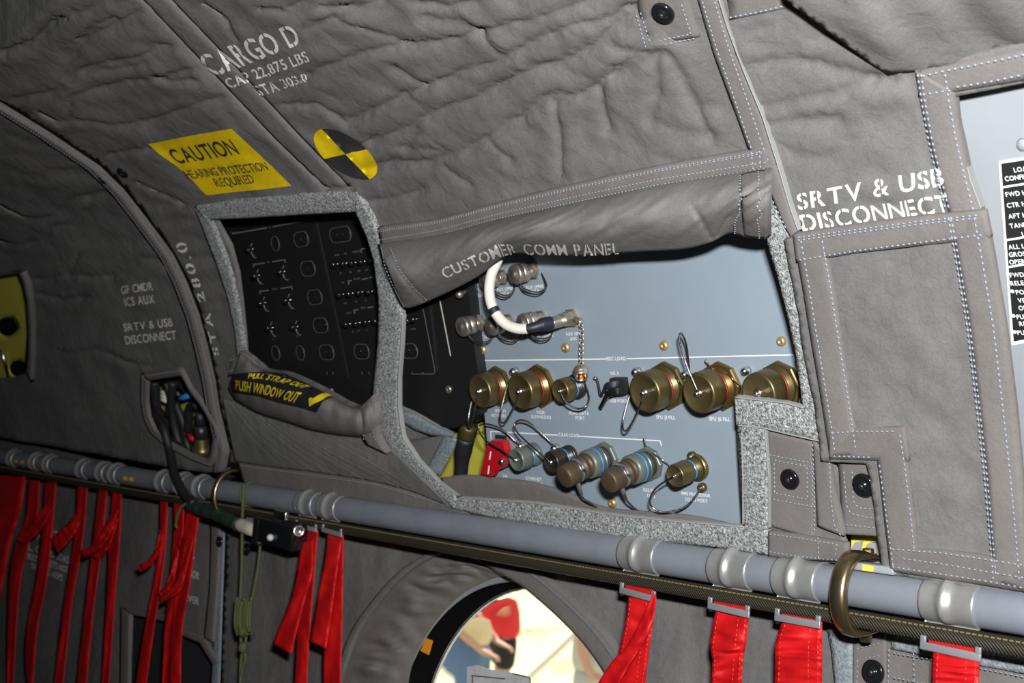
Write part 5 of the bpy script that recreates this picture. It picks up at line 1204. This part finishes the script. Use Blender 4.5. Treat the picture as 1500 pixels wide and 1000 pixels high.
def strap(label, L, R, buckle=None, tails=(), dys=(-.009, -.018, -.020, -.018, -.016), seed=1, st=False, amp=.003):
    u0 = (L[0][0] + R[0][0]) / 2; v0 = (L[0][1] + R[0][1]) / 2
    e = empty('red_strap', P1(yplane(-.014), u0, v0), label, 'strap', GST)
    wb = ribbon('webbing', L, R, dys, e, seed, amp=amp)
    for i, (tl, tr, td) in enumerate(tails): ribbon('loose_end', tl, tr, td, e, seed + 3 + i, 40, 7, .003)
    if buckle:
        (ua, va), (ub, vb) = buckle; xa, xb = P1(SP, ua, va), P1(SP, ub, vb); d = unit(xb - xa); h = .0042; W = np.linalg.norm(xb - xa)
        z = np.array([0, 0, 1.]); o = np.array([0, -.0014, 0]); c = (xa + xb) / 2 + np.array([0, -.0055, 0])
        mb = MB(); mb.add(*boxv(c - z * .0035, d * W / 2, z * .0038, o, .001)); bk = mb.build('buckle', M['buckle'], e)
        for s in (-1, 1): MB().add(*boxv(c + d * s * (W / 2 - .003) + z * .0025, d * .003, z * .0035, o, .001)).build('side_bar', M['buckle'], bk)
        MB().add(*boxv(c + z * .0045 + np.array([0, .002, 0]), d * (W / 2 - .008), z * .006, np.array([0, .001, 0]))).build('webbing_loop', M['red'], bk, False)
    if st:
        on = OnMesh(wb); mb = MB()
        for f in (.10, .72, .92):
            l, r = smooth_path(L, 40), smooth_path(R, 40); stitch(mb, (l + (r - l) * f)[2:], on, .0006, .006, .004, .0006)
        if mb.n: tag(mb.build('stitching', M['redthread'], e, False), kind='stuff')
    return e
strap('broad red strap right of the round window, its tail crossing to the left', [(921,860),(917,905),(905,965),(897,1030)], [(960,872),(956,912),(949,965),(941,1030)], ((913,859),(965,873)),
      [([(957,868),(940,905),(918,945),(895,970),(870,1010)], [(961,874),(955,915),(938,948),(915,985),(895,1030)], (-.022,-.034,-.038,-.036))], seed=2, st=True)
strap('crumpled red strap under the velcro corner, second right of the round window', [(1050,884),(1040,945),(1043,965),(1041,1030)], [(1097,893),(1092,945),(1088,965),(1085,1030)], ((1042,881),(1103,895)), seed=5, st=True, amp=.006)
strap('broad red strap just left of the bronze clamp', [(1150,900),(1137,935),(1135,965),(1134,1030)], [(1204,908),(1204,950),(1204,970),(1203,1030)], ((1140,898),(1207,910)), seed=8, st=True, amp=.004)
strap('broad red strap at the far right below the rail', [(1368,942),(1367,960),(1366,985),(1366,1030)], [(1435,954),(1434,975),(1434,990),(1433,1030)], ((1353,938),(1442,957)), seed=11, st=True)
strap('red strap left of the round window, with a broad loose end', [(449,773),(442,812),(441,850),(436,905),(429,1030)], [(466,773),(461,830),(457,880),(451,960),(448,1030)], ((437,766),(468,773)),
      [([(441,795),(436,830),(424,880),(399,942)], [(458,790),(457,838),(444,885),(426,958)], (-.024,-.034,-.042,-.046))], seed=14)
strap('red strap nearest the left side of the round window, with a folded loose end', [(479,779),(476,830),(479,880),(474,940),(473,1030)], [(503,781),(502,860),(500,940),(498,1030)], ((476,772),(505,780)),
      [([(479,790),(472,838),(464,880),(453,938)], [(500,792),(492,845),(486,890),(477,950)], (-.024,-.036,-.042,-.046))], seed=17)
strap('pair-side red strap just right of the black cord, with frayed tails', [(272,742),(266,790),(258,850),(250,930),(246,1030)], [(291,758),(285,800),(277,860),(266,930),(264,1030)], None,
      [([(270,790),(263,830),(252,858),(234,878)], [(283,790),(273,832),(262,866),(235,883)], (-.03,-.04,-.046,-.05))], seed=20)
strap('thin red strap behind the cord strap, its tail bending left', [(254,733),(254,780),(248,850),(240,930),(236,1030)], [(270,738),(267,790),(262,850),(253,930),(249,1030)], None,
      [([(256,800),(250,835),(243,855),(232,868)], [(262,806),(256,840),(248,862),(235,874)], (-.028,-.036,-.04,-.044))], dys=(-.014,-.016,-.014,-.012), seed=23)
strap('single red strap with a small forked tail left of the cord straps', [(234,730),(233,790),(225,850),(206,950),(192,1040)], [(245,730),(243,790),(236,850),(224,930),(209,1040)], None,
      [([(234,775),(229,800),(216,820),(199,829)], [(238,785),(233,808),(220,828),(205,837)], (-.026,-.03,-.034,-.036))], seed=26)
strap('red strap in the left bunch nearest the empty dark wall, with two long tails', [(164,718),(159,790),(155,880),(147,1030)], [(178,718),(175,790),(168,880),(157,1030)], None,
      [([(163,750),(150,775),(138,795),(117,806)], [(174,745),(160,782),(146,802),(122,817)], (-.026,-.034,-.04,-.044)), ([(165,755),(156,780),(148,800),(135,814)], [(173,760),(165,785),(156,805),(143,820)], (-.022,-.03,-.034,-.038))], seed=29)
strap('red strap in the left bunch, second from its right side', [(144,716),(134,800),(124,890),(107,1040)], [(157,716),(149,800),(137,890),(123,1040)], None, seed=32)
strap('red strap in the middle of the left bunch with a wide cut tail', [(113,712),(109,780),(92,890),(75,1030)], [(128,712),(121,790),(104,890),(89,1030)], None,
      [([(110,752),(100,765),(88,775),(75,789)], [(116,766),(108,782),(98,795),(84,810)], (-.026,-.034,-.038,-.042))], seed=35)
strap('red strap left of the middle one in the left bunch, over the white lettering', [(65,706),(60,780),(52,850),(36,945),(44,1040)], [(82,706),(76,780),(68,850),(54,925),(46,1040)], None,
      [([(66,738),(55,755),(44,768),(22,790)], [(74,748),(64,768),(52,784),(32,796)], (-.026,-.034,-.038,-.042))], seed=38)
strap('red strap second from the left edge, knotted near the rail', [(42,702),(36,760),(22,795),(12,855),(10,1030)], [(58,704),(54,760),(44,790),(29,855),(17,1030)], None, seed=41)
strap('wide red strap at the left edge', [(-12,695),(-30,760),(-60,840),(-90,920)], [(37,698),(30,745),(14,800),(-4,900)], None, seed=44, amp=.008)

# intercom cord and press switch -------------------------------------------
ic = empty('intercom_cord', P1(yplane(-.03), 300, 745), 'black cord bound in green tape ending in a black press switch below the rail', 'cord')
FR = yplane(-.032)
pts = [P1(LINER, 226, 600, -.02), P1(LINER, 239, 625, .004), P1(yplane(-.022), 249, 660), P1(yplane(-.034), 257, 697), P1(yplane(-.036), 270, 722), P1(yplane(-.036), 284, 738)]
MB().add(*sweep(smooth_path(np.array(pts), 60), .0085, 12)).build('cord', M['rubber'], ic)
g = smooth_path(np.array([P1(FR, u, v) for u, v in ((279,739),(296,746),(320,754),(350,768))]), 60)
MB().add(*sweep(g, [.0122 + .0007 * math.sin(i * .55) for i in range(60)], 18)).build('green_tape', M['greentape'], ic)
g = np.array([P1(FR, u, v) for u, v in ((347,766),(356,770),(366,774),(381,779)) ])
MB().add(*sweep(g, [.0105, .0125, .0120, .0105], 20)).build('cream_plug', M['cream'], ic)
a_, b_ = P1(FR, 380, 776), P1(FR, 446, 796); c = (a_ + b_) / 2; d = unit(b_ - a_); z = unit(np.cross(d, [0, -1, 0])); z = z if z[2] > 0 else -z
o = np.cross(z, d)
bx = MB().add(*boxv((a_ * .55 + b_ * .45) + z * .004, d * np.linalg.norm(b_ - a_) * .44, z * .0205, o * .016, .005)).build('switch_body', M['blackgloss'], ic)
MB().add(*boxv(a_ * .9 + b_ * .1, d * .009, z * .023, o * .018, .004)).build('rib', M['blackgloss'], bx)
e0 = P1(FR, 440, 777); MB().add(*sweep(np.array([P1(FR, 405, 768), e0]), .0135, 20)).build('barrel', M['blackgloss'], bx)
cdir = unit(-unit(e0) * .55 + d * .6); MB().add(*lathe([(.0105, -.002), (.0105, .003), (.006, .004), (.0055, .002), (.0005, .002)], e0 + d * .004 + np.array([0, -.006, 0]), cdir, 20)).build('end_screw', M['steel'], bx)
kb = P1(FR, 396, 787, .02); MB().add(*lathe([(.006 * math.sin(t), -.006 * math.cos(t)) for t in np.linspace(.05, 3.09, 10)], kb, (0, -1, 0), 16)).build('button', M['glassdark'], bx)
MB().add(*boxv(P1(yplane(-.022), 372, 768), d * .022, z * .010, o * .006, .002)).build('grey_clip', M['buckle'], ic)
mk = MB().add(*boxv(P1(yplane(-.024), 412, 754), d * .02, z * .007, o * .004, .0015)).build('spring_clip', M['steel']); tag(mk, 'small chrome spring clip between belt and press switch', 'clip')
fray = empty('cord_tail', P1(yplane(-.05), 262, 760), 'frayed green cord end hanging from the green taped cord', 'cord')
for i in range(4):
    MB().add(*sweep(smooth_path(np.array([P1(yplane(-.05), 272 - i, 737 + i), P1(yplane(-.054), 265 - 1.5 * i, 744 + 2 * i), P1(yplane(-.052), 259 - i + .5 * i, 760 + 3 * i), P1(yplane(-.05), 256 + i, 770 + i)]), 24), .0022, 6)).build('strand', M['cord'], fray)
# green parachute cord
pc_ = empty('parachute_cord', P1(yplane(-.026), 356, 948), 'olive green cord knotted round the rail and hanging in a coil', 'cord')
CP = yplane(-.028)
ringp = np.array([[railx(358), YT - (RT + .0024) * math.cos(t), ZT + (RT + .0024) * math.sin(t)] for t in np.linspace(0, 2 * math.pi, 33)])
MB().add(*sweep(ringp, .0024, 8, False)).build('rail_loop', M['cord'], pc_)
def cordl(pts, r=.0027, name='strand', pl=CP): MB().add(*sweep(smooth_path(np.array([P1(pl, *p) for p in pts]), 50), r, 8)).build(name, M['cord'], pc_)
cordl([(357,708),(355,760),(354,830),(352,880),(353,945)]); cordl([(382,790),(378,830),(371,868),(364,910),(358,948)]); cordl([(356,948),(353,970),(351,1030)]); cordl([(356,944),(359,965),(354,985),(349,1030)])
for i in range(7):
    u = 348 + i * 3.4; cordl([(u, 874 + (i % 3) * 3),(u - 2.5, 895),(u - 3, 915),(u + 1, 930 - (i % 2) * 5)], .0034, 'coil_turn', yplane(-.030 - .004 * (i % 3)))
for v in (925, 948): 
    c = P1(yplane(-.034), 356, v); MB().add(*lathe([(.008 * math.sin(t), -.010 * math.cos(t)) for t in np.linspace(.05, 3.09, 10)], c, (.2, 0, 1), 14)).build('knot', M['cord'], pc_)

# ------------------------------------------------------------------ round window
WC = np.array([-1.325, 0, -0.535])
wn = empty('window_1', WC + np.array([0, YT + .1, -.33]), None, None); wn['kind'] = 'structure'
def ring_prof(name, prof, m, n=96):
    return MB().add(*lathe([(r, h) for r, h in prof], WC + np.array([0, YT, 0]), (0, 1, 0), n, False)).build(name, M[m], wn)
ring_prof('window_frame', [(.372, .086), (.330, .084), (.319, .086), (.317, .095)], 'hullpaint')
ring_prof('window_seal', [(.3185, .087), (.316, .090), (.3145, .118), (.311, .134), (.309, .135)], 'seal')
ring_prof('window_liner', [(.3112, .1335), (.3098, .136), (.3082, .1385), (.3078, .1388)], 'cable_white')
gp = []
for i in range(13): t = i / 12 * math.pi / 2; gp.append((.3085 * math.cos(t) + .0005, .1382 + .10 * math.sin(t)))
MB().add(*lathe(gp, WC + np.array([0, YT, 0]), (0, 1, 0), 72, False)).build('window_pane', M['glass'], wn)
ot = MB().add(*prism([(623,934),(634,938),(628,959),(616,953)], yplane(.0845), 0, .0005)).build('orange_tape', M['orange'], None, False); tag(ot, 'small orange tape square on the window frame', 'tape')
stk = MB().add(*prism([(684,976),(700,974),(716,980),(745,984),(768,989),(777,994),(776,1030),(684,1030)], yplane(.16), 0, .001)).build('window_sticker', mat('white_sticker', (.62, .63, .65), .7, col2=(.45, .46, .48), nscale=40), None, False); tag(stk, 'worn white sticker inside the lower part of the round window', 'sticker')
mb = MB()
for a, b in (((690,989),(740,994)),((750,986),(776,992)),((776,992),(777,1000)),((692,990),(692,1010))): lineq(mb, a, b, 1.6, .0013, yplane(.16))
mb.build('black_outline', M['blackpaint'], stk, False)

# ------------------------------------------------------------------ outside
GZ = -3.05
ground = struct(new('ground', [(-60, 1.6, GZ), (40, 1.6, GZ), (40, 90, GZ), (-60, 90, GZ)], [(0, 1, 2, 3)], M['grass'], None, False))

# people on the grass, seen small through the round window
def skin_body(name, verts, edges, radii, m, parent=None, root=0, sub=2):
    me = bpy.data.meshes.new(name); me.from_pydata([tuple(v) for v in verts], edges, []); me.update()
    o = bpy.data.objects.new(name, me); COL.objects.link(o)
    md = o.modifiers.new('skin', 'SKIN'); md.use_smooth_shade = True
    for i, s in enumerate(me.skin_vertices[0].data):
        q = radii[i]; s.radius = q if isinstance(q, tuple) else (q, q); s.use_root = (i == root)
    sb = o.modifiers.new('sub', 'SUBSURF'); sb.levels = sub; sb.render_levels = sub
    me.materials.append(m)
    if parent is not None: o.parent = parent
    return o
MP = {k: mat(k, c, .8) for k, c in dict(human_skin=(.55, .30, .20), red_shirt=(.62, .02, .03), blue_jeans=(.10, .17, .30), black_shorts=(.012, .012, .014), tan_shirt=(.62, .50, .33), grey_shirt=(.50, .47, .42), brown_hair=(.06, .035, .02), dark_shoe=(.03, .03, .03), straw_hat=(.75, .62, .38)).items()}
def person(x, y, yaw, label, top, bottom, short, arm, sc=1.0):
    e = bpy.data.objects.new('person', None); COL.objects.link(e); e.location = np.array([x, y, GZ]) + CAM; e.rotation_euler.z = yaw; e.scale = (sc,) * 3
    tag(e, label, 'person')
    # skeleton: x right, -y front, metres
    V = [(0,0,.95),(0,0,1.10),(0,.01,1.28),(0,.02,1.42),(0,.01,1.50),(0,-.01,1.58),(0,-.015,1.68),(0,0,1.74)]
    E = [(i, i + 1) for i in range(7)]; R = [(.12,.085),(.13,.095),(.15,.11),(.13,.09),.055,.075,(.078,.095),.06]
    for s in (-1, 1):
        n = len(V); V += [(s*.09,0,.90),(s*.10,-.01,.50),(s*.10,.015,.09),(s*.10,-.12,.035)]; R += [.07,.056,.042,.036]; E += [(0, n),(n, n+1),(n+1, n+2),(n+2, n+3)]
        n = len(V); el, wr = arm; V += [(s*.17,.02,1.40),(s*(.23),el[0],el[1]),(s*wr[0],wr[1],wr[2]),(s*(wr[0]-.03),wr[1]-.07,wr[2]-.02)]; R += [.055,.042,.028,(.036,.02)]; E += [(3, n),(n, n+1),(n+1, n+2),(n+2, n+3)]
        h = n + 3; hx, hy, hz = V[h]
        for k, (dx, L_) in enumerate(((-.028,.065),(-.010,.075),(.010,.07),(.027,.055))):
            m_ = len(V); V += [(hx+s*dx,hy-.03,hz-.005),(hx+s*dx,hy-.03-L_*.6,hz-.02),(hx+s*dx,hy-.03-L_*.8,hz-.05)]; R += [.010,.009,.008]; E += [(h, m_),(m_, m_+1),(m_+1, m_+2)]
        m_ = len(V); V += [(hx-s*.04,hy+.015,hz+.012),(hx-s*.055,hy-.02,hz+.012)]; R += [.012,.010]; E += [(n+2, m_),(m_, m_+1)]
    b = skin_body('body', V, E, R, MP['human_skin'], e)
    q = lambda ids, ed, rr, nm, m: skin_body(nm, [V[i] for i in ids], ed, rr, MP[m], e, 0)
    s0, s1 = 12, 12 + 4 + 14
    # shirt with short sleeves, trousers, shoes, hair
    L0 = 8; A0 = 12; L1 = L0 + 8 + 14; A1 = L1 + 4
    tv = [(0,0,.86), V[1], V[2], V[3], V[A0], tuple((np.array(V[A0]) + np.array(V[A0+1])) / 2), V[A1], tuple((np.array(V[A1]) + np.array(V[A1+1])) / 2)]
    skin_body('shirt', tv, [(0,1),(1,2),(2,3),(3,4),(4,5),(3,6),(6,7)], [(.205,.17),(.20,.165),(.195,.15),(.165,.125),.08,.068,.08,.068], MP[top], e)
    k = .62 if short else .10
    tv = [(0,0,1.0),(0,0,.93),V[L0],tuple(np.array([V[L0+1][0],V[L0+1][1],max(.5,k)])),V[L1],tuple(np.array([V[L1+1][0],V[L1+1][1],max(.5,k)]))]
    ed = [(0,1),(1,2),(2,3),(1,4),(4,5)]; rr = [(.185,.145),(.19,.15),.115,.095,.115,.095]
    if not short: tv += [tuple(np.array(V[L0+2]) + [0,0,.01]), tuple(np.array(V[L1+2]) + [0,0,.01])]; ed += [(3,6),(5,7)]; rr += [.062,.062]
    skin_body('shorts' if short else 'jeans', tv, ed, rr, MP[bottom], e)
    for L_ in (L0, L1): skin_body('shoe', [tuple(np.array(V[L_+2]) + [0,.03,-.03]), tuple(np.array(V[L_+2]) + [0,-.05,-.04]), tuple(np.array(V[L_+3]) + [0,-.03,0])], [(0,1),(1,2)], [.05,.052,.042], MP['dark_shoe'], e)
    skin_body('hair', [(0,.02,1.66),(0,.03,1.72),(0,.0,1.77)], [(0,1),(1,2)], [(.075,.07),.09,.075], MP['brown_hair'], e)
    return e
down = ((.0, 1.12), (.25, -.10, .92)); held = ((.02, 1.14), (.12, -.26, 1.05))
p_a = person(-9.02, 7.23, 2.2, 'person in blue jeans and a tan top seen through the round window', 'tan_shirt', 'blue_jeans', False, down, 1.0)
p_b = person(-9.50, 7.92, -0.5, 'person in a red shirt and black shorts, seen through the round window', 'red_shirt', 'black_shorts', True, held, .93)
p_c = person(-7.86, 7.44, 2.0, 'person in pale grey at the right edge of the round window', 'grey_shirt', 'grey_shirt', True, down, 1.0)
def pole():
    a, b = np.array([-9.1, 9.0, GZ + 1.3]), np.array([-9.9, 8.0, GZ])
    o = MB().add(*sweep(np.array([a + (a - b) * 1.2, b]), .028, 10)).build('pole', mat('white_pole', (.8, .8, .78), .5)); tag(o, 'white pole leaning on the grass outside the round window', 'pole')
pole()
